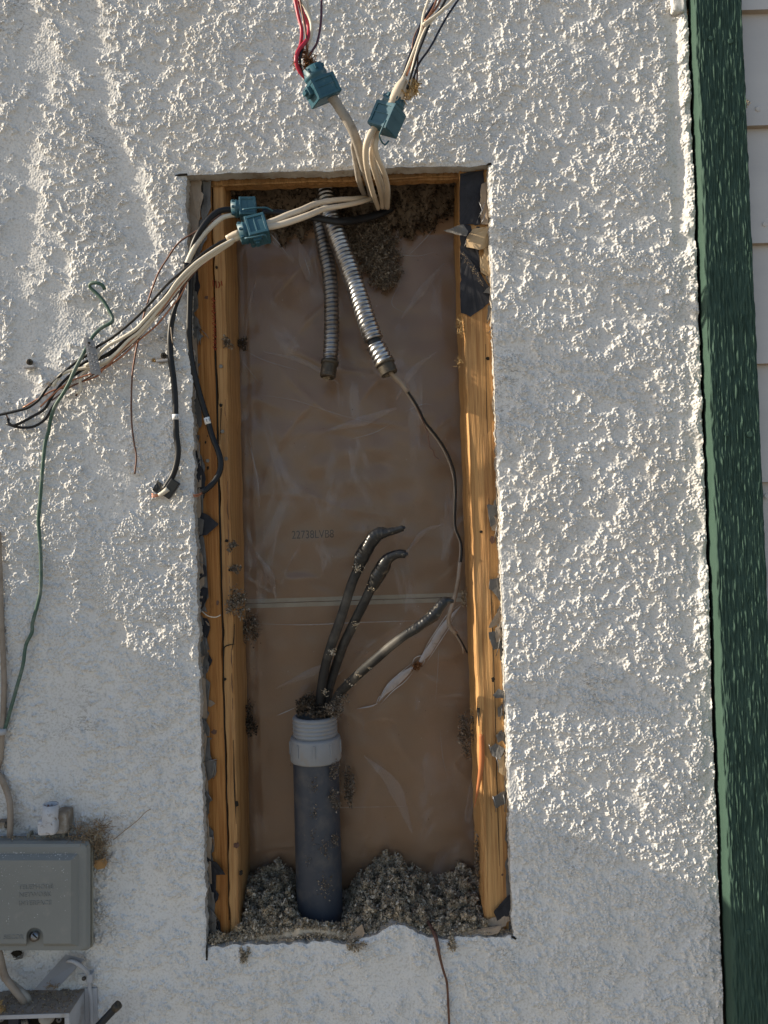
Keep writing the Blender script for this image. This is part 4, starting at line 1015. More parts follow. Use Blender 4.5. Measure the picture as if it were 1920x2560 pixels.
# ---- flexible steel conduits
def flex(label, pts, r, gap, fit, mat, seed=0, group='flexible steel conduits hanging in the cavity'):
    t = thing('flexible_conduit', P(*pts[-1]), label, 'conduit', group)
    pitch = 11.6 * S(.06)

    def rf(s, th, rr):
        q = (s / pitch - th / (2 * PI)) % 1.0
        return rr * (.93 + .13 * np.sin(np.clip(q, 0, .72) / .72 * PI) ** .6)
    segs = [pts] if gap is None else [pts[:gap + 1], pts[gap + 1:]]
    for sg in segs: tube('steel_strip', sg, r, mat, t, 28, step=.0011, rfun=rf)
    if gap is not None: tube('gap_shade_tube', [pts[gap], pts[gap + 1]], 17, 'black_plastic', t, 16)  # dark tube added to give the break its shaded inside
    a, b = P(*fit[0]), P(*fit[1]); rr = fit[2] * S(fit[0][2])
    prof = [(0, rr * 1.05), (.02, rr * 1.16), (.22, rr * 1.16), (.24, rr)]
    for k in range(6): t0 = .25 + k * .12; prof += [(t0, rr * .95), (t0 + .05, rr * 1.03), (t0 + .09, rr * 1.0)]
    prof += [(1, rr * .92), (1, rr * .72), (.55, rr * .70)]
    lathe('threaded_fitting', a, b, prof, 'steel_dark', t, 32)
    return t


fl = [(801, 440, .100), (796, 510, .098), (803, 572, .092), (813, 628, .086), (822, 675, .080), (827, 722, .075), (829, 793, .070), (828, 863, .066), (825, 904, .064)]
f1 = flex('straight dusty steel conduit hanging on the left with a downward open threaded end', fl, 18.2, None, ((825, 902, .064), (819, 944, .060), 19.5), 'galv_dusty')
fibres('fibre_plug', [tuple(P(818, 944, .062))], 40, .008, .0004, 'fluff', f1, 51)
fr = [(812, 440, .080), (818, 510, .070), (834, 567, .060), (853, 619, .051), (874, 675, .041), (895, 734, .032), (914, 793, .024), (934, 850, .018), (939, 864, .017), (945, 876, .016), (954, 892, .015), (962, 908, .014)]
f2 = flex('shiny sunlit steel conduit slanting to the right with a break near its threaded end', fr, 23, 7, ((961, 905, .014), (974, 936, .012), 22), 'galv', 2)
# wires leaving the slanting conduit
wz = thing('stripped_cable', P(1137, 1500, .05), 'thin cable coming out of the slanting conduit and running down beside the right stud', 'cable')
tube('sheath', [(966, 915, .016), (982, 938, .022), (1005, 961, .030), (1018, 980, .036)], [6.5, 6.5, 5.5, 5], 'tan_sheath', wz, 8)
pw = [(1016, 976, .036), (1041, 1014, .046), (1062, 1055, .055), (1094, 1096, .064), (1118, 1136, .070), (1134, 1181, .074), (1139, 1234, .076), (1137, 1295, .078), (1140, 1325, .078), (1152, 1355, .078), (1153, 1386, .077), (1150, 1410, .076)]
tube('black_conductor', [(x + 1.5, y, d) for x, y, d in pw], 2.8, 'black_wire', wz, 8, wob=.001)
tube('pale_conductor', [(x - 3, y + 1, d + .002) for x, y, d in pw], 2.2, 'tan_sheath', wz, 8, wob=.001)
tube('sheath', [(1150, 1405, .076), (1145, 1453, .075), (1136, 1494, .074), (1125, 1531, .073), (1121, 1548, .073), (1127, 1569, .073), (1141, 1585, .073)], [5, 5.5, 5.5, 5.5, 5.5, 6, 5.5], 'tan_sheath', wz, 10)
tube('black_conductor', [(1138, 1580, .073), (1155, 1607, .073), (1168, 1632, .072)], 2.2, 'black_wire', wz, 8)
tube('pale_conductor', [(1136, 1582, .073), (1149, 1603, .073), (1157, 1620, .072), (1158, 1634, .072)], [2.2, 2.4, 2.4, 1], 'tan_sheath', wz, 8)
tube('copper_pigtail', [(1036, 1005, .045), (1056, 1050, .05), (1069, 1083, .05), (1072, 1105, .048), (1076, 1120, .048), (1083, 1126, .048), (1087, 1140, .048), (1097, 1148, .048)], 1.2, 'copper_dull', wz, 6)

# ---- connectors
def connector(label, px, py, d, along, size, twist=0.0, collar=1, strap=None):
    """blue plastic clamp connector; along = pixel direction of the cable axis, pointing to the collar end"""
    t = thing('cable_connector', P(px, py, d), label, 'cable connector', 'blue plastic cable connectors')
    A = (cam_r * along[0] - cam_u * along[1]).normalized(); A = (A + Vector((0, -along[2] if len(along) > 2 else 0, 0))).normalized()
    U = A.cross(Vector((0, 1, 0))).normalized(); W = U.cross(A).normalized()
    R = Matrix.Rotation(math.radians(twist), 3, A); U = R @ U; W = R @ W; c = P(px, py, d); s = S(d)
    wx, hz, ln = size[0] * s * .44, size[1] * s * .44, size[2] * s * .5
    bm = bmesh.new(); add_box(bm, c, (U, W, A), (wx, hz, ln), 0)
    bmesh.ops.inset_individual(bm, faces=bm.faces[:], thickness=min(wx, hz) * .26, depth=-.0028)
    bmesh.ops.bevel(bm, geom=bm.edges[:], offset=.0005, segments=1, affect='EDGES')
    body = from_bm('clamp_body', bm, 'blue', t)
    bm = bmesh.new()          # raised frame round the jaw and its ribs
    for q in (-1, 1):
        add_box(bm, c + A * ln * .82 * q - W * 0, (U, W, A), (wx * 1.07, hz * 1.09, ln * .13), .0006)
        add_box(bm, c + U * wx * .9 * q, (U, W, A), (wx * .14, hz * 1.10, ln * .93), .0006)
    add_box(bm, c + A * ln * .1, (U, W, A), (wx * 1.04, hz * 1.06, ln * .07), .0005)
    from_bm('raised_frame', bm, 'blue', body)
    bm = bmesh.new(); add_box(bm, c + U * wx * 1.18 + A * ln * .25, (U, W, A), (wx * .2, hz * .55, ln * .42), .0012); add_box(bm, c + U * wx * 1.42 + A * ln * .35, (U, W, A), (wx * .16, hz * .36, ln * .20), .0010)
    from_bm('latch', bm, 'blue', t)
    r = min(wx, hz) * 1.05; a0 = c + A * ln * .9; a1 = c + A * (ln * .9 + size[3] * s)
    ring_ = lathe('collar', a0, a1, [(0, r * 1.02), (.25, r), (.3, r * 1.06), (.5, r * 1.06), (.55, r), (1, r), (1, r * .80), (.1, r * .78)], 'blue', t, 28)
    bm = bmesh.new()
    for q in (-.6, .1, .7):
        an = q * 1.2; add_box(bm, a0 + (a1 - a0) * .75 + (U * math.sin(an) - W * math.cos(an)) * r * 1.03, (U, W, A), (.0018, .0012, .0022), .0004)
    from_bm('catch_tooth', bm, 'blue', ring_)
    if strap: tube('strap', strap, 2.2, 'blue', t, 6)
    return t


connector('upper left blue connector on the thick grey cable with red wires', 806, 226, -.107, (-.46, -.86, .25), (74, 62, 50, 34), 20)
connector('blue connector on the cream cable loops, nearest the top right', 967, 298, -.102, (.42, -.90, .15), (66, 60, 62, 26), -28, strap=[(965, 300, -.127), (950, 335, -.120), (952, 350, -.107), (962, 362, -.097), (972, 352, -.097)])
connector('lower of the two blue connectors at the left of the opening, on cream cables', 644, 575, -.044, (-.96, .28, .1), (60, 56, 52, 24), 12, strap=[(612, 596, -.066), (640, 592, -.070), (664, 588, -.064), (668, 604, -.054)])
connector('upper of the two blue connectors at the left of the opening, on black cables', 620, 522, -.006, (-1, .05, .1), (48, 44, 42, 22), 0, strap=[(606, 524, -.024), (640, 520, -.026), (668, 520, -.02), (682, 528, -.015)])

def OUT(pts):
    return [(x, y, d - .052 * float(sstep(500, 310, y))) for x, y, d in pts]


# ---- cables and their conductors
cg = 'cables pulled out of the top of the cavity'
A1 = thing('armoured_cable', P(925, 492, .06), 'thick grey dusty cable rising to the upper left blue connector, red wires beyond it', 'cable', cg)
tube('sheath', OUT([(930, 500, .080), (925, 470, .045), (915, 435, -.002), (906, 404, -.018), (898, 373, -.026), (888, 342, -.033), (872, 308, -.040), (853, 277, -.046), (835, 250, -.050), (806, 222, -.055)]), [9, 9.5, 10, 10.5, 11, 11.5, 12, 12, 12, 12], 'grey_sheath', A1, 12)
tube('sheath', OUT([(800, 226, -.056), (784, 202, -.060), (776, 176, -.062), (774, 160, -.063)]), [11, 10, 10, 8], 'grey_sheath', A1, 12)
for nm, m_, r, pts in (('red_conductor', 'red_wire', 4.6, [(735, -12, -.07), (746, 41, -.068), (754, 73, -.067), (753, 103, -.068), (747, 127, -.07), (741, 152, -.070), (747, 176, -.067), (764, 196, -.060)]),
                       ('red_conductor', 'red_wire', 5.2, [(744, -12, -.066), (755, 27, -.066), (765, 49, -.066), (772, 76, -.068), (768, 98, -.071), (756, 114, -.073), (744, 130, -.074), (740, 155, -.073), (752, 182, -.066), (768, 198, -.06)]),
                       ('white_conductor', 'white_wire', 4.6, [(742, -12, -.074), (762, 16, -.073), (773, 41, -.071), (779, 62, -.07), (777, 90, -.068), (769, 110, -.066), (768, 140, -.064), (772, 170, -.061)]),
                       ('white_conductor', 'white_wire', 3.2, [(766, -12, -.068), (773, 27, -.067), (778, 58, -.066), (776, 95, -.064), (768, 125, -.063), (772, 160, -.061)]),
                       ('copper_conductor', 'copper_dull', 2.4, [(748, -12, -.076), (757, 40, -.076), (764, 80, -.075), (767, 115, -.071), (763, 145, -.068), (768, 180, -.062)]),
                       ('plum_conductor', 'plum_wire', 3.0, [(804, -12, -.066), (803, 41, -.066), (800, 73, -.066), (792, 108, -.066), (779, 130, -.065), (768, 152, -.064), (770, 178, -.061)]),
                       ('black_conductor', 'black_wire', 3.4, [(756, 122, -.072), (750, 150, -.072), (755, 178, -.066), (770, 196, -.060)])):
    tube(nm, OUT(pts), r, m_, A1, 8)
fibres('frayed_paper', [tuple(P(x, y, -.118)) for x, y in ((760, 130), (766, 145), (770, 160), (764, 172), (776, 150), (742, 158))], 150, .016, .0005, 'fluff_brown', A1, 61)
A2 = thing('armoured_cable', P(913, 494, .06), 'thinner grey dusty cable close behind the thick grey cable at the top rim', 'cable', cg)
tube('sheath', OUT([(918, 504, .085), (905, 473, .050), (896, 445, .004), (890, 408, -.010), (882, 369, -.014), (884, 340, -.022), (876, 312, -.030), (858, 280, -.040), (838, 250, -.048)]), [7, 7.5, 7.5, 7, 5, 5, 5, 5, 5], 'grey_sheath', A2, 10)
for nm, lab, pts, r, fl_ in (('loop_cable', 'broad cream cable, leftmost of the loops dropping from the top right connector', [(946, 520, .075), (940, 505, .052), (933, 484, .004), (925, 455, -.024), (918, 424, -.042), (914, 394, -.048), (915, 363, -.050), (922, 342, -.050), (938, 318, -.046), (960, 300, -.050)], [8, 8, 8, 8.5, 9, 9.5, 10, 10.5, 11, 10], .75),
                             ('loop_cable', 'narrow shaded cream cable, second from left of the loops below the connector', [(956, 520, .075), (954, 498, .052), (947, 465, .002), (938, 435, -.020), (930, 404, -.032), (929, 373, -.040), (938, 336, -.034), (956, 306, -.046)], 6.2, .8),
                             ('loop_cable', 'slender cream cable mostly hidden, third of the loops below the connector', [(962, 520, .080), (962, 498, .056), (956, 462, .030), (946, 432, .014), (938, 404, .004), (938, 372, -.008), (946, 336, -.030), (962, 306, -.046)], 5, .9),
                             ('loop_cable', 'outermost cream cable bulging right in the loops below the connector', [(968, 520, .075), (969, 500, .048), (969, 470, .002), (963, 441, -.024), (953, 414, -.040), (942, 388, -.046), (938, 363, -.048), (946, 330, -.040), (962, 304, -.048)], 7, .8)):
    t = thing(nm, P(*pts[0]), lab, 'cable', cg); tube('sheath', OUT(pts), r, 'cream', t, 10, fl_); LASTLOOP = t
t = LASTLOOP
tube('sheath', OUT([(975, 268, -.062), (988, 240, -.066), (1000, 216, -.069), (1012, 196, -.071)]), [12, 13, 12, 7], 'cream', t, 10)
tube('sheath', OUT([(990, 262, -.060), (1004, 240, -.064), (1018, 214, -.067), (1026, 200, -.069)]), [9, 9, 8, 5], 'cream', t, 10)
for nm, m_, r, pts in (('white_conductor', 'white_wire', 3.4, [(1075, -12, -.085), (1058, 41, -.084), (1053, 76, -.083), (1042, 108, -.081), (1028, 144, -.078), (1012, 184, -.072), (998, 212, -.068)]),
                       ('copper_conductor', 'copper', 2.8, [(1106, -12, -.082), (1088, 24, -.082), (1065, 50, -.082), (1054, 80, -.081), (1044, 112, -.079), (1030, 150, -.076), (1016, 190, -.071)]),
                       ('copper_conductor', 'copper', 2.6, [(1096, -12, -.086), (1082, 22, -.086), (1062, 54, -.085)]),
                       ('black_conductor', 'black_wire', 3.4, [(1120, -12, -.088), (1101, 24, -.088), (1080, 50, -.087), (1063, 90, -.086), (1047, 130, -.082), (1034, 168, -.078), (1018, 222, -.072)]),
                       ('black_conductor', 'navy_wire', 3.4, [(1085, 8, -.078), (1064, 40, -.078), (1050, 65, -.078), (1036, 108, -.077), (1017, 157, -.074), (1006, 190, -.070)]),
                       ('navy_conductor', 'navy_wire', 2.8, [(1152, -10, -.08), (1123, 33, -.08), (1096, 81, -.08), (1077, 117, -.079), (1047, 160, -.076), (1034, 196, -.071)]),
                       ('white_conductor', 'white_wire', 4.2, [(1146, -12, -.092), (1110, 22, -.092), (1085, 43, -.091), (1058, 62, -.09)]),
                       ('white_conductor', 'white_wire', 3.4, [(1085, 45, -.089), (1066, 68, -.087), (1055, 90, -.085), (1044, 119, -.082), (1030, 174, -.077), (1024, 215, -.070)]),
                       ('copper_conductor', 'copper_dull', 1.8, [(1050, 100, -.079), (1032, 125, -.078), (1036, 92, -.078), (1046, 70, -.079)]),
                       ('copper_conductor', 'copper_dull', 2.0, [(1046, 120, -.075), (1044, 160, -.072), (1042, 205, -.069)])):
    tube(nm, OUT(pts), r, m_, t, 8, wob=.0006)
fibres('frayed_paper', [tuple(P(x, y, -.120)) for x, y in ((1016, 236), (1026, 222), (1034, 206), (1040, 214), (1020, 246), (1038, 226))], 130, .010, .0006, 'fluff_tan', t, 62)
scrap('paper_wrap', [(1012, 250), (1022, 212), (1034, 196), (1046, 206), (1040, 236), (1026, 252)], -.118, 'kraft_light', t, .008, 2, 330)

# left pair of cream cables and their wires
B1 = thing('sheathed_cable', P(909, 492, .06), 'upper cream cable running left to the lower left blue connector', 'cable', cg)
tube('sheath', [(930, 490, .085), (909, 494, .062), (884, 497, .046), (843, 500, .030), (792, 509, .012), (751, 526, -.016), (720, 537, -.028), (690, 550, -.036), (655, 562, -.042)], [7, 7, 7.5, 8, 8, 8, 8, 8, 8], 'cream', B1, 12, .72)
B2 = thing('sheathed_cable', P(925, 497, .06), 'lower cream cable running left to the lower left blue connector', 'cable', cg)
tube('sheath', [(940, 488, .085), (925, 497, .062), (894, 507, .044), (853, 515, .026), (812, 522, .008), (771, 538, -.020), (725, 554, -.034), (690, 564, -.040), (655, 570, -.044)], [6, 6, 7, 7.5, 8, 8.5, 9, 9, 9], 'cream', B2, 12, .72)
tube('sheath', [(600, 582, -.048), (585, 588, -.047), (566, 596, -.046)], [9, 9, 6.5], 'cream', B1, 10); tube('sheath', [(602, 590, -.046), (588, 596, -.045), (578, 600, -.044)], [8, 8, 6], 'cream', B2, 10)
DL = lambda pts, d: [(x, y, d - .020 * math.exp(-((x - 480) / 160) ** 2) + .008 * max(0, min(1, (400 - x) / 200))) for x, y in pts]
LW = [(B1, 'black_conductor', 'black_wire', 3.6, -.030, [(590, 590), (550, 606), (510, 632), (475, 662), (451, 682), (420, 709), (373, 761), (333, 801), (283, 842), (246, 865), (214, 890), (179, 914), (150, 940), (133, 955), (116, 972), (98, 998), (72, 1018), (43, 1027), (-10, 1039)]),
      (B2, 'black_conductor', 'black_wire', 3.6, -.026, [(585, 598), (548, 618), (500, 654), (465, 678), (445, 697), (400, 756), (365, 800), (333, 830), (289, 869), (252, 893), (215, 904), (190, 922), (174, 940), (150, 965), (127, 998), (110, 1024), (81, 1042), (35, 1064), (22, 1059), (21, 1046)]),
      (B2, 'black_conductor', 'black_wire', 3.4, -.022, [(588, 600), (545, 626), (500, 660), (460, 700), (415, 750), (370, 806), (330, 842), (285, 880), (246, 900), (205, 925), (174, 950), (153, 990), (130, 1021), (116, 1045), (95, 1062), (72, 1069), (43, 1068), (17, 1059)]),
      (B1, 'white_conductor', 'white_wire', 4.4, -.034, [(588, 596), (548, 618), (505, 645), (470, 674), (440, 706), (420, 735), (385, 772), (359, 801), (339, 822), (304, 845), (270, 864), (250, 884), (240, 900), (214, 914)]),
      (B1, 'white_conductor', 'white_wire', 4.4, -.030, [(585, 602), (545, 626), (505, 652), (472, 684), (440, 718), (405, 765), (370, 806), (345, 832), (324, 848), (289, 883), (255, 909), (214, 920), (179, 926), (156, 935), (142, 949), (132, 966)]),
      (B2, 'white_conductor', 'white_wire', 4.0, -.026, [(582, 606), (540, 634), (500, 662), (470, 692), (436, 732), (400, 778), (372, 812), (340, 845), (307, 872), (278, 900), (252, 914), (226, 922), (206, 936), (200, 956), (203, 970), (192, 985)]),
      (B2, 'copper_conductor', 'copper', 2.2, -.022, [(578, 606), (535, 640), (500, 668), (475, 690), (451, 738), (420, 778), (391, 813), (347, 851), (304, 891), (255, 926), (246, 938), (203, 955), (179, 964), (133, 975), (98, 995), (58, 1019)]),
      (B1, 'copper_conductor', 'copper', 2.2, -.028, [(580, 600), (540, 626), (490, 668), (440, 726), (400, 780), (376, 802), (350, 832), (304, 877), (278, 906), (252, 926), (185, 949), (145, 975), (101, 1017)]),
      (B1, 'copper_conductor', 'copper_dull', 1.8, -.024, [(574, 604), (520, 646), (470, 700), (420, 762), (380, 806), (340, 850), (300, 885), (250, 925), (215, 948), (170, 972), (130, 1001)])]
for p_, nm, m_, r, d, pts in LW: tube(nm, DL(pts, d), r, m_, p_, 8, wob=.0008)
fibres('frayed_end', [tuple(P(x, y, -.022)) for x, y in ((130, 958), (126, 962), (176, 962), (180, 958))], 40, .007, .0003, 'straw', B1, 63)
tube('copper_tip', [(21, 1046, -.020), (17, 1040, -.020), (15, 1034, -.02)], 1.6, 'copper_dull', B2, 6)
tube('copper_tip', [(192, 985, -.020), (190, 990, -.020)], 2.6, 'copper_dull', B2, 6)
B3 = thing('black_cable', P(690, 530, .0), 'flat black cable passing behind the steel conduits to the upper left blue connector', 'cable', cg)
tube('sheath', [(1010, 500, .110), (960, 530, .092), (900, 548, .066), (840, 553, .030), (790, 545, .012), (740, 535, .002), (690, 530, -.004), (655, 528, -.006)], [8, 10, 11, 11, 10, 9, 8, 8], 'black_wire', B3, 12, .6)
# the two black cables dropping at the left rim
K1 = thing('black_cable', P(505, 1230, .0), 'black cable hanging inside the opening over the left stud, with a small white label', 'cable', 'black cables hanging at the left rim')
k1 = [(600, 527, -.008), (583, 525, -.010), (565, 524, -.014), (543, 530, -.018), (521, 550, -.022), (501, 577, -.024), (489, 599, -.022), (481, 622, -.018), (478, 660, -.012), (476, 707, -.006), (474, 770, -.002), (473, 830, .000), (476, 878, .002), (486, 934, .004), (502, 995, .008), (519, 1049, .010), (530, 1089, .010), (545, 1127, .008), (552, 1155, .006), (549, 1180, .004), (535, 1205, .000), (519, 1221, -.003), (505, 1231, -.006)]
tube('sheath', k1, 7.4, 'black_wire', K1, 12, .8)
tube('copper_strand', [(508, 1229, -.006), (496, 1236, -.008), (483, 1238, -.009)], 2.4, 'copper', K1, 6); tube('copper_strand', [(508, 1231, -.005), (496, 1240, -.007), (484, 1242, -.008)], 1.8, 'copper', K1, 6)
tube('label_band', [(516.5, 1044, .0098), (521, 1060, .0101)], 8.0, 'label_white', K1, 14, .82)
text_mesh('label_print', '11', 514.5, 1056, .0035, 8, 'black_wire', K1, .0003, 1.2, .25)
K2 = thing('black_cable', P(401, 1233, .0), 'black cable hanging on the stucco left of the opening, its end wrapped in tape', 'cable', 'black cables hanging at the left rim')
tube('white_core', [(598, 536, -.006), (580, 538, -.010), (555, 545, -.016), (520, 575, -.020), (495, 605, -.020), (477, 638, -.018), (466, 664, -.016)], [5, 5.5, 6, 6, 7, 7, 7], 'white_wire', K2, 10)
k2 = [(467, 658, -.016), (462, 690, -.014), (452, 730, -.013), (439, 767, -.012), (431, 795, -.012), (427, 819, -.012), (425, 854, -.012), (427, 896, -.012), (434, 948, -.012), (438, 995, -.012), (439, 1042, -.012), (441, 1089, -.012), (445, 1127, -.012), (441, 1160, -.012), (432, 1188, -.012), (418, 1212, -.013), (408, 1226, -.014)]
tube('sheath', k2, [11, 7, 6, 5, 7.5, 7.5, 8, 8, 7.6, 7.6, 7.6, 7.6, 7.6, 7.6, 7.6, 8, 7], 'black_wire', K2, 12, .8)
tube('copper_edge', [(427, 818, -.0185), (430, 845, -.0190), (432, 858, -.0185)], 1.6, 'tan_sheath', K2, 6)
tube('label_band', [(438.8, 1036, -.012), (439.2, 1049, -.012)], 8.4, 'label_white', K2, 14, .82)
text_mesh('label_print', '12', 435.5, 1046, -.0180, 7, 'black_wire', K2, .0003, 1.0, 0)
bm = bmesh.new(); add_box(bm, P(427, 1222, -.014), ((cam_r * .55 + cam_u * .83).normalized(), Vector((0, 1, 0)), (cam_r * .83 - cam_u * .55).normalized()), (.0150, .0040, .0078), .0015); from_bm('tape_wrap', bm, 'tape', K2)
scrap('tape_flag', [(393, 1201), (414, 1216), (402, 1240), (380, 1225)], -.012, 'tape', K2, .002, .8, 340)
tube('white_core', [(420, 1222, -.018), (408, 1232, -.018), (397, 1238, -.018)], [7, 6, 5], 'white_wire', K2, 8)
for q in range(4): tube('copper_strand', [(400, 1236 + q, -.018), (388, 1236 + q * 2.2, -.018), (379, 1234 + q * 3, -.017)], 1.2, 'copper', K2, 6)
# a long thin copper wire
cw = thing('bare_wire', P(337, 1185, -.01), 'long thin bare copper wire curving down across the stucco left of the opening', 'wire')
tube('wire', [(553, 536, -.016), (532, 550, -.020), (510, 565, -.022), (487, 581, -.022), (456, 599, -.020), (438, 617, -.018), (420, 644, -.016), (395, 685, -.014), (366, 766, -.013), (358, 795, -.013), (348, 839, -.012), (338, 888, -.011), (330, 949, -.010), (329, 1051, -.009), (336, 1112, -.009), (341, 1140, -.009), (337, 1185, -.009)], 2.3, 'copper_dull', cw, 8)
# thin brown wire below the opening
bw = thing('bare_wire', P(1124, 2560, -.005), 'thin brown wire trailing from the bottom rim down the stucco', 'wire')
tube('wire', [(1060, 2290, .03), (1078, 2320, .014), (1090, 2345, -.002), (1098, 2385, -.006), (1108, 2425, -.006), (1117, 2455, -.006), (1120, 2500, -.006), (1124, 2580, -.006)], [3.2, 5, 5, 3.6, 3, 3, 3, 3], 'copper_dull', bw, 8)
# green ground wire and its tag
gw = thing('ground_wire', P(6, 1832, -.01), 'long green insulated ground wire with a hooked end hanging on the stucco', 'wire')
tube('insulation', [(262, 724, -.020), (255, 712, -.022), (240, 707, -.023), (227, 709, -.022), (224, 717, -.020), (240, 732, -.018), (258, 752, -.017), (272, 775, -.017), (282, 797, -.018), (277, 807, -.020), (255, 819, -.022), (234, 839, -.026), (223, 857, -.030), (214, 874, -.034), (200, 900, -.036), (185, 929, -.036), (174, 955, -.034), (156, 987, -.028), (139, 1013, -.022), (127, 1045, -.017), (121, 1080, -.014), (114, 1102, -.013), (108, 1153, -.012), (100, 1254, -.011), (96, 1300, -.010), (98, 1332, -.010), (102, 1395, -.010), (101, 1477, -.010), (92, 1518, -.010), (81, 1560, -.010), (80, 1580, -.010), (65, 1612, -.010), (57, 1664, -.010), (44, 1711, -.010), (28, 1768, -.010), (13, 1819, -.010), (0, 1850, -.009)], 4.4, 'green_wire', gw, 10)
tg = thing('metal_tag', P(230, 940, -.036), 'small stamped aluminium tag threaded on the green ground wire', 'tag')
bm = bmesh.new(); q = [bm.verts.new(P(x, y, d)) for x, y, d in ((209, 845, -.041), (216, 842, -.041), (236, 853, -.040), (253, 934, -.042), (248, 938, -.042), (227, 934, -.043))]; bm.faces.new(q)
bmesh.ops.solidify(bm, geom=bm.faces[:], thickness=.0008); from_bm('plate', bm, 'tag_metal', tg)
for r_i in range(3):
    for c_i in range(7):
        x = 218 + r_i * 8 + c_i * 2.3; y = 862 + c_i * 10 + r_i * 2
        if rng.random() < .85: nail(tg, x, y, -.0425, 1.6, 'stamped_mark', 'tag_metal')
hole(tg, 222, 857, -.0420, 3, 3, 'eyelet')

# ---- screws left from removed clips
for px, py, lab in ((74, 905, 'rusty screw with a bent clip in the stucco near the left edge of the picture'), (409, 889, 'rusty screw with a bent clip and caulk beside the taped black cable')):
    t = thing('clip_screw', P(px, py, 0), lab, 'screw', 'old cable clip screws in the stucco')
    a, b = P(px, py, .004), P(px, py, -.010); lathe('screw', a, b, [(0, .0030), (.5, .0032), (.62, .0050), (.95, .0050), (1, .0042), (1, 0.0001)], 'steel_dark', t, 12)
    bm = bmesh.new(); add_box(bm, P(px, py, -.0102), AX, (.0036, .0003, .0006)); add_box(bm, P(px, py, -.0103), AX, (.0006, .0003, .0036)); from_bm('cross_slot', bm, 'hole', t)
    bm = bmesh.new(); add_box(bm, P(px + 1, py + 13, -.005), ((cam_r * .97 + cam_u * .1).normalized(), Vector((0, 1, 0)), Vector((0, 0, 1))), (.0085 if px < 100 else .011, .0055, .0016), .0006); from_bm('bent_clip', bm, 'grey_paint', t)
flakes('caulk_smear', np.array([P(388 + rng.normal(0, 9), 902 + rng.normal(0, 3), -.001) for _ in range(60)]), (.001, .003), 'fluff_tan', t, .3, 700)

# ---- green corner board
gbx = lambda x, y, d: P(x, y, d)
gb = thing('corner_board', P(1870, 2600, -.03), 'dark green rough sawn corner board standing along the right side of the stucco', 'trim board')
GD = -.030
nzv, nxv = 620, 84
zz = np.linspace(zLo, zHi, nzv)
def lerp_edge(xt, xb, d): A, B = P(xt, 0, d), P(xb, 2560, d); return A.x + (B.x - A.x) * (zz - A.z) / (B.z - A.z)
x_l0 = lerp_edge(1722, 1816, .004); x_l1 = lerp_edge(1737, 1838, GD); x_r1 = lerp_edge(1855, 1966, GD)
gq1 = lambda w, sd, bw, a: fnoise(nzv * 2, nxv, .0013, w, sd, bw, a)[::2]
fz_ = gq1(.0065, 20, .45, (.5, 7.)) * .0008 + gq1(.013, 21, .5, (.6, 9.)) * .0006 + gq1(.0055, 22, .4, (.8, 3.)) * .0003
rows = []
er = rough1(nzv, 23, .0006, 5)
for j in range(nzv):
    r = [(x_l0[j], .008, zz[j])]
    for k in range(6): t = k / 6; r.append((x_l0[j] + (x_l1[j] - .0005 - x_l0[j]) * t - abs(er[j]) * .08, .008 + (GD + .003 - .008) * t, zz[j]))
    for k in range(nxv):
        u = k / (nxv - 1); x = x_l1[j] + (x_r1[j] - x_l1[j]) * u; e = min(u, 1 - u) * (x_r1[j] - x_l1[j])
        r.append((x, GD + fz_[j, k] + .0022 * math.exp(-(e / .0016) ** 2), zz[j]))
    r.append((x_r1[j] + .0006, GD + .004, zz[j])); r.append((x_r1[j] + .0005, .012, zz[j]))
    rows.append(r)
m = len(rows[0]); V = np.array(rows).reshape(-1, 3)
I, J = np.meshgrid(np.arange(m - 1), np.arange(nzv - 1)); a = (J * m + I).ravel()
mesh('board', V, np.stack([a, a + 1, a + 1 + m, a + m], -1), 'green', gb, True)
for px, py, r in ((1776, 96, 6), (1826, 103, 7), (1817, 1085, 6.5), (1874, 1086, 8), (1872, 2330, 6)): nail(gb, px, py, GD - .0006, r, 'nail_head', 'green')
fibres('peeling_flake', [tuple(P(1869, 262, GD)), tuple(P(1872, 258, GD))], 8, .006, .0008, 'green_f' if 'green_f' in MT else 'fluff', gb, 72)
# dark backing in the gap between stucco and board
wbox('gap_backing', xB - .03, xB + .09, .012, .03, zLo, zHi, 'hole', gb, 0)
tuft('orange caulk crumbs in the gap at the top left of the green board', 1716, 50, -.002, 10, 44, 40, 650, 'fluff_tan', None, .003, 'caulk_crumbs')
# stucco lump at the top by the board
bm = bmesh.new(); add_box(bm, P(1693, 8, -.004), AX, (.010, .006, .017), .003); bmesh.ops.subdivide_edges(bm, edges=bm.edges[:], cuts=2, use_grid_fill=True)
for v in bm.verts: v.co += Vector((rng.normal(0, .0005), rng.normal(0, .0005), rng.normal(0, .0005)))
lump = from_bm('stucco_lump', bm, 'stucco', wall, True)

# ---- lap siding
sdg = thing('lap_siding', P(1900, 2600, .01), 'pale grey painted lap siding beside the green board at the right edge', 'siding')
xs0, xs1 = P(1850, 1280, .0).x, P(1850, 1280, 0).x + 2.2
laps = [-270, 24, 312, 605, 905, 1200, 1497, 1795, 2095, 2395, 2700]
for k in range(len(laps) - 1):
    z1, z0 = P(1900, laps[k] + 6, .0).z, P(1900, laps[k + 1] + 6, 0).z
    V = [(xs0, .006, z1 + .02), (xs1, .006, z1 + .02), (xs1, -.006, z0), (xs0, -.006, z0), (xs0, .012, z1 + .02), (xs1, .012, z1 + .02), (xs1, .010, z0), (xs0, .010, z0)]
    mesh('plank', V, [(0, 3, 2, 1), (3, 7, 6, 2), (4, 5, 6, 7), (0, 4, 7, 3), (1, 2, 6, 5), (0, 1, 5, 4)], ['siding', 'siding_edge'], sdg, False, [0, 1, 0, 0, 0, 0])
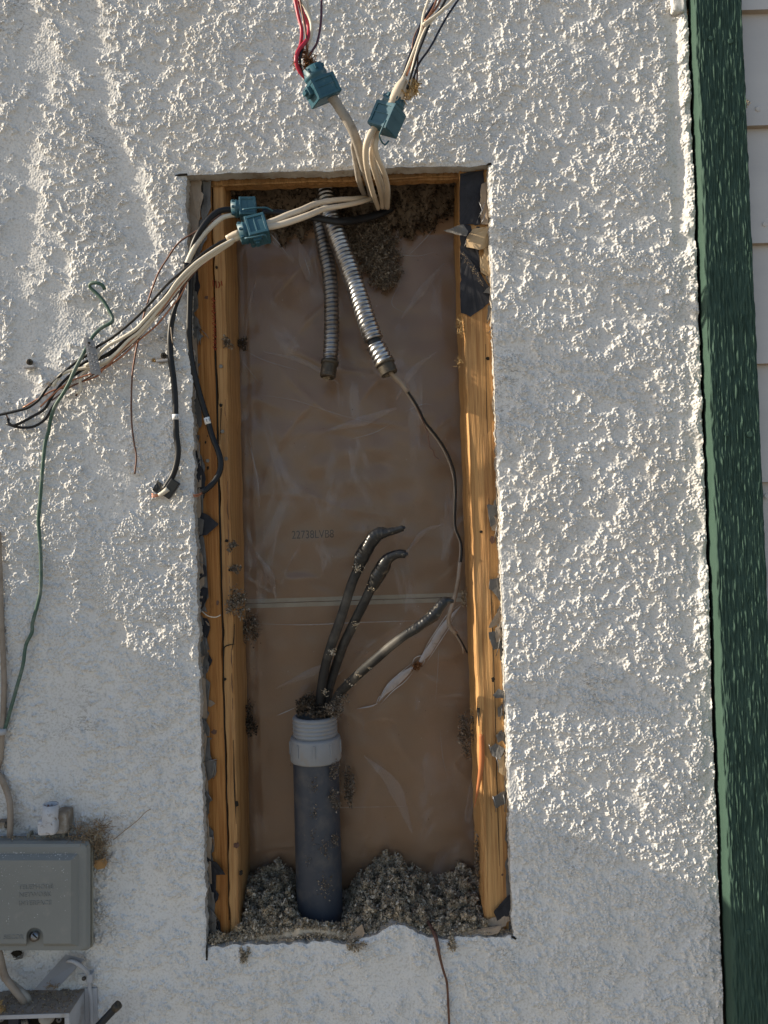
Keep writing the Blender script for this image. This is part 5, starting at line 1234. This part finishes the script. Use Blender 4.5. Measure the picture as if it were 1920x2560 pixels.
for px, py in ((1895, 272), (1912, 560), (1917, 1240)): nail(sdg, px, py, -.0050, 7, 'nail_head', 'siding')
wbox('sheathing', xs0 - .05, xs1, .0125, .05, 0, 3.2, 'cement', sdg, 0)

# ---- telephone interface box
def rrect(x0, x1, y0, y1, d, rad, n=4):
    pts = []
    for cx, cy, a0 in ((x1 - rad, y0 + rad, -90), (x1 - rad, y1 - rad, 0), (x0 + rad, y1 - rad, 90), (x0 + rad, y0 + rad, 180)):
        for k in range(n + 1):
            a = math.radians(a0 + 90 * k / n); pts.append(P(cx + rad * math.cos(a), cy + rad * math.sin(a), d))
    return pts


def loft(name, loops, mat, parent, cap=True, smooth=False):
    n = len(loops[0]); V = [p for l in loops for p in l]
    Fs = [(i * n + k, i * n + (k + 1) % n, (i + 1) * n + (k + 1) % n, (i + 1) * n + k) for i in range(len(loops) - 1) for k in range(n)]
    if cap: Fs.append(tuple((len(loops) - 1) * n + k for k in range(n)))
    bm = bmesh.new(); vv = [bm.verts.new(v) for v in V]
    for f in Fs: bm.faces.new([vv[i] for i in f])
    return from_bm(name, bm, mat, parent, smooth)


tb = thing('phone_box', P(90, 2372, 0), 'grey plastic telephone network interface box mounted on the stucco at the lower left', 'utility box')
loft('base', [rrect(-86, 231, 2090, 2366, .002, 10), rrect(-88, 233.5, 2094, 2370, -.018, 10), rrect(-86, 230, 2097, 2370, -.020, 10)], 'box_side', tb)
LID = loft('lid', [rrect(-88, 226, 2096, 2372, -.0195, 10), rrect(-90, 226, 2102, 2376, -.030, 12), rrect(-86, 216, 2110, 2376, -.036, 14), rrect(-80, 208, 2118, 2376, -.0375, 10)], 'box', tb)


def notch_poly(x0, x1, y0, y1, nx0, nx1, ntop, d, inset=0):
    pts = [(x0, y0), (x1, y0), (x1, y1), (nx1, y1)]
    cx, r = (nx0 + nx1) / 2, (nx1 - nx0) / 2
    for k in range(11): a = PI * k / 10; pts.append((cx + r * math.cos(a), ntop + r - r * math.sin(a)))
    pts += [(nx0, y1), (x0, y1)]
    return [P(x, y, d) for x, y in pts]


loft('raised_panel', [notch_poly(-48, 197, 2134, 2366, 63, 111, 2316, -.0370), notch_poly(-46, 194, 2136, 2365, 64, 110, 2317, -.0385), notch_poly(2, 177, 2151, 2359, 66, 108, 2319, -.0465)], 'box', LID)
for s, x, y in (('TELEPHONE', 90, 2222), ('NETWORK', 88, 2241), ('INTERFACE', 88, 2262)):
    text_mesh('raised_lettering', s, x, y, -.0463, 11, 'box', LID, .0018, 1.02, 0, 'CENTER')
text_mesh('raised_lettering', 'SIECOR', 9, 2348, -.0463, 11, 'box', LID, .0018, .95, 0)
a, b = P(87, 2340, -.037), P(87, 2340, -.0455); r = 10 * S(-.04)
lathe('lid_screw', a, b, [(0, r * 1.3), (.2, r * 1.3), (.2, r), (.85, r), (1, r * .8), (1, .0001)], 'galv_dusty', LID, 20)
bm = bmesh.new(); add_box(bm, b - Vector((0, .0002, 0)), ((cam_r * .7 + cam_u * .7).normalized(), Vector((0, 1, 0)), (cam_r * -.7 + cam_u * .7).normalized()), (.0009, .0004, r * .75)); from_bm('screw_slot', bm, 'hole', LID)
tube('hinge_rod', [(68, 2092, -.012), (110, 2092, -.012), (166, 2090, -.012)], 5, 'box_side', tb, 8)
for x in (70, 112, 158): pbox('hinge_knuckle', x - 4, x + 4, 2084, 2100, -.018, -.004, 'box_side', tb, .0008)
q = np.random.default_rng(800); pts = [P(q.uniform(0, 225), 2096 + abs(q.normal(0, 8)) - 6, -.004 - q.random() * .030) for _ in range(420)]
o = flakes('dust_crumbs', np.array(pts), (.0005, .002), 'straw', None, .3, 801, 'stuff'); tag(o, 'crumbs of dust and grit lying on top of the telephone box', 'debris')
# specks of white overspray
pts = []
for _ in range(150):
    x, y = q.uniform(0, 172), 2160 + abs(q.normal(0, 70))
    if y > 2355: continue
    pts.append(P(x, y, -.0468))
for _ in range(120): x = q.uniform(0, 190); pts.append(P(x, q.uniform(2130, 2152), -.0385 - .008 * 0.9 * q.random()))
flakes('paint_specks', np.array(pts), (.0003, .0011), 'label_white', tb, .1, 802)
# bracket and pipe stub above it
ps = thing('pipe_stub', P(125, 2085, -.01), 'stub of rusty pipe with peeling white paint on a bracket above the telephone box', 'pipe stub')
a, b = P(127, 2010, -.030), P(123, 2088, -.030); s_ = S(-.03)
lathe('pipe', a, P(124, 2060, -.030), [(.5, 14 * s_), (.0, 15.5 * s_), (0, 18.5 * s_), (.5, 19 * s_), (1, 19.5 * s_)], 'steel_white', ps, 28)
bm = bmesh.new(); add_box(bm, P(123, 2064, -.028), ((cam_r + cam_u * .05).normalized(), Vector((0, 1, 0)), Vector((0, 0, 1))), (23 * s_, 20 * s_, 19 * s_), .005); from_bm('pipe_foot', bm, 'steel_white', ps)
lathe('pipe_bore', P(127, 2009.4, -.030), P(126, 2040, -.030), [(0, 17.6 * s_), (.1, 16.5 * s_), (1, 14 * s_), (1, .0001)], 'hole', ps, 28)
for k in range(1): 
    V, Fc, t_ = tube_geo(np.array([P(117, 2008, -.0335), P(117, 2022, -.0335), P(116, 2040, -.0335)]), [13 * s_, 12.5 * s_, 7 * s_], 14)
flakes('rust_patch', np.array([P(127 + 18.7 * math.sin(a_), 2012 + b_ + 2 * math.cos(a_), -.030 - 19.0 * s_ * math.cos(a_)) for a_, b_ in zip(rng.uniform(-1.4, -.35, 150), rng.uniform(-1, 24, 150) )]), (.0008, .002), 'rust_f', ps, .0, 815)
hole(ps, 114, 2058, -.0285 - 20 * s_, 3, 3, 'screw_hole')
bm = bmesh.new(); add_box(bm, P(160, 2050, -.012), AX, (.0105, .014, .0165), .004); from_bm('bracket', bm, 'tan_metal', ps)
# nest debris
gq = np.random.default_rng(810)
nest_pts = [tuple(P(x, y, -.010 - gq.random() * .02)) for x, y in zip(gq.uniform(182, 260, 40), gq.uniform(2062, 2100, 40))] + [tuple(P(236 + gq.uniform(0, 30), 2090 + gq.uniform(0, 60), -.008 - gq.random() * .012)) for _ in range(30)]
o = fibres('nest_debris', nest_pts, 420, .026, .00032, 'straw', None, 811); tag(o, 'bundle of dry straw and nest debris on the right corner of the telephone box', 'nest', kind='stuff')
t = scrap('dry_leaf', [(238, 2150), (262, 2146), (268, 2158), (260, 2172), (244, 2174), (236, 2166)], -.016, 'leaf', None, .004, 1, 820); tag(t, 'orange brown dry leaf stuck right of the telephone box', 'leaf')
t = tube('straw_stalk', [(283, 2100, -.004), (310, 2078, -.006), (345, 2050, -.006), (364, 2030, -.006), (378, 2022, -.006)], .9, 'straw', None, 5); tag(t, 'single pale straw stem stuck to the stucco right of the pipe stub', 'straw')
# cables down the left edge
t = thing('flat_cable', P(8, 1900, -.01), 'tan painted cable running down the far left edge above the telephone box', 'cable')
tube('sheath', [(-4, 1330, -.008), (0, 1440, -.008), (4, 1569, -.008), (10, 1685, -.008), (9, 1761, -.008), (6, 1819, -.009), (1, 1890, -.008), (-8, 1930, -.008)], 6.5, 'tan_sheath', t, 10)
tube('clip', [(4, 1822, -.012), (4, 1836, -.012)], 11, 'grey_paint', t, 12)
t = thing('entry_cable', P(24, 2092, -.01), 'short brown cable curving into the top of the telephone box at the left edge', 'cable')
tube('sheath', [(-14, 1925, -.008), (2, 1945, -.009), (15, 1973, -.010), (24, 2004, -.012), (26, 2050, -.014), (24, 2100, -.016)], 7.5, 'tan_sheath', t, 10)
t = thing('ground_clamp', P(10, 2068, -.01), 'small dusty brass clamp with a screw beside the brown entry cable', 'clamp')
pbox('clamp_body', -10, 12, 2056, 2072, -.016, .0, 'tan_metal', t, .001); a, b = P(17, 2063, -.002), P(17, 2063, -.016); lathe('clamp_screw', a, b, [(0, .0045), (.8, .0045), (1, .003), (1, .0001)], 'steel_dark', t, 12)
# under the phone box
t = thing('plastic_tag', P(120, 2474, -.02), 'blank grey plastic card tag hanging slanted below the telephone box', 'tag')
bm = bmesh.new(); q_ = [bm.verts.new(P(x, y, d)) for x, y, d in ((164, 2386, -.016), (210, 2397, -.014), (208, 2402, -.014), (143, 2472, -.032), (138, 2476, -.032), (84, 2475, -.034))]; bm.faces.new(q_); bmesh.ops.solidify(bm, geom=bm.faces[:], thickness=.0012); from_bm('card', bm, 'grey_paint', t)
fibres('torn_corner', [tuple(P(x, y, -.034)) for x, y in ((120, 2468), (132, 2466), (140, 2470))], 26, .012, .0004, 'straw', t, 822)
t = thing('coax_lead', P(226, 2560, -.008), 'painted lead looping through the plastic tag and running down beside the lower box', 'cable')
tube('sheath', [(168, 2404, -.020), (180, 2402, -.022), (195, 2410, -.020), (212, 2424, -.015), (222, 2440, -.010), (224, 2470, -.007), (228, 2500, -.006), (229, 2600, -.006)], [4, 4.5, 5, 5, 5.5, 5, 5, 5], 'grey_paint', t, 8)
pbox('clip', 216, 230, 2437, 2458, -.014, .0, 'grey_paint', t, .001)
t = thing('screw_plate', P(206, 2446, 0), 'small painted square plate with a round screw right of the plastic tag', 'plate')
pbox('plate', 195, 215, 2436, 2460, -.004, .001, 'stucco', t, .0008); lathe('screw', P(210, 2446, -.003), P(210, 2446, -.009), [(0, .0034), (.6, .0030), (1, .0014), (1, .0001)], 'galv_dusty', t, 12)
t = thing('knockout_hole', P(40, 2385, 0), 'dark broken hole in the stucco just under the telephone box', 'hole')
hole(t, 42, 2384, -.0035, 14, 9, 'hollow', 'hole', 9); scrap('chipped_rim', [(28, 2388), (44, 2396), (60, 2378), (56, 2396), (34, 2402)], -.005, 'felt', t, .003, 2, 823)
lb = thing('lower_box', P(80, 2600, -.03), 'open dusty metal terminal box at the bottom left corner, black inside', 'utility box')
tl, tr = P(-90, 2540, -.060), P(173, 2534, -.060); zt = (tl.z + tr.z) / 2; x0, x1 = tl.x, tr.x
wbox('top_panel', x0, x1, -.060, .0, zt - .0016, zt, 'dirt_top', lb, .0004)
wbox('side_panel', x1 - .0016, x1 + .0002, -.060, .0, zt - .25, zt - .0017, 'grey_paint', lb, .0004)
wbox('front_lip', x0, x1 + .0003, -.0612, -.0602, zt - .0055, zt + .0004, 'grey_paint', lb, .0003)
wbox('front_lip', x1 - .0065, x1 + .0003, -.0612, -.0602, zt - .25, zt - .0056, 'grey_paint', lb, .0003)
wbox('back_panel', x0, x1 - .0017, -.006, -.004, zt - .25, zt - .0017, 'hole', lb, 0)
wbox('terminal_block', P(16, 2560, -.05).x, P(42, 2560, -.05).x, -.045, -.008, zt - .2, zt - .008, 'navy_wire', lb, .001)
for x, y in ((4, 2547), (148, 2549)): lathe('terminal_screw', P(x, y, -.046), P(x, y, -.055), [(0, .0042), (.7, .0042), (1, .0032), (1, .0016), (.3, .0014)], 'galv_dusty', lb, 14)
lathe('round_knockout', P(118, 2536, -.03), P(118, 2540, -.05), [(0, .012), (.9, .012), (1, .009), (1, .0001)], 'grey_sheath', lb, 20)
for k in range(3): tube('inner_wire', [(50 + k * 7, 2546, -.03), (56 + k * 6, 2560, -.04), (48 + k * 9, 2590, -.04)], 3, 'tan_sheath', lb, 6)
wbox('mounting_flange', x1 + .0004, x1 + .019, -.005, .0, zt - .25, zt + .002, 'grey_paint', lb, .0004)
gq = np.random.default_rng(830); pts = np.stack([gq.uniform(P(0, 2500, -.03).x - .01, x1 - .004, 700), gq.uniform(-.058, -.004, 700), zt + .0008 + np.abs(gq.normal(0, .0006, 700))], 1)
o = flakes('dust_crumbs', pts, (.0005, .0022), 'straw', None, .3, 831, 'stuff'); tag(o, 'brown dust and chips lying on the top of the lower box', 'debris')
tuft('bright fluffy straw wisp on the top left of the lower box', 5, 2520, -.052, 26, 24, 60, 832, 'fluff_tan', None, .006, 'straw_wisp')
t = thing('box_cable', P(70, 2500, -.03), 'thick tan cable curving down into the top of the lower box', 'cable', 'cables entering the lower box')
tube('sheath', [(-6, 2370, -.030), (2, 2400, -.032), (12, 2440, -.034), (30, 2466, -.035), (46, 2486, -.035), (58, 2500, -.034), (62, 2512, -.032)], 8.5, 'tan_sheath', t, 12)
t = thing('box_cable', P(74, 2500, -.03), 'darker grey cable beside the tan one curving into the lower box', 'cable', 'cables entering the lower box')
tube('sheath', [(-10, 2420, -.014), (10, 2446, -.020), (34, 2462, -.026), (54, 2478, -.030), (70, 2494, -.030), (72, 2508, -.028)], [6, 6.5, 7, 7, 7, 7], 'grey_sheath', t, 12)
t = thing('ground_rod', P(260, 2560, -.02), 'black capped rod poking out diagonally at the bottom left of the stucco', 'rod')
tube('rod', [(290, 2518, -.030), (262, 2548, -.030), (228, 2584, -.030)], 9, 'black_plastic', t, 14); tube('cap', [(297, 2511, -.030), (286, 2522, -.030)], 10.5, 'steel_dark', t, 14)

# ---- what throws the big shadow: an added, unseen cabinet against the wall left of the frame
xc = P(0, 1480).x - .28; zc = P(0, 1480).z + .455 * .28 / 1.0
cb = thing('shadow_cabinet', (xc - .2, -.1, 0), 'added unseen grey cabinet left of the frame, placed to cast the lower shadow', 'cabinet')
wbox('body', xc - .40, xc, -.20, -.003, 0.05, zc, 'grey_paint', cb, .004); wbox('door', xc - .38, xc - .02, -.212, -.2005, .10, zc - .04, 'grey_paint', cb, .002)
wbox('plinth', xc - .39, xc - .01, -.19, -.003, 0.0, .0495, 'cement', cb, .002); wbox('handle', xc - .07, xc - .05, -.232, -.2125, .8, .92, 'steel_dark', cb, .003)
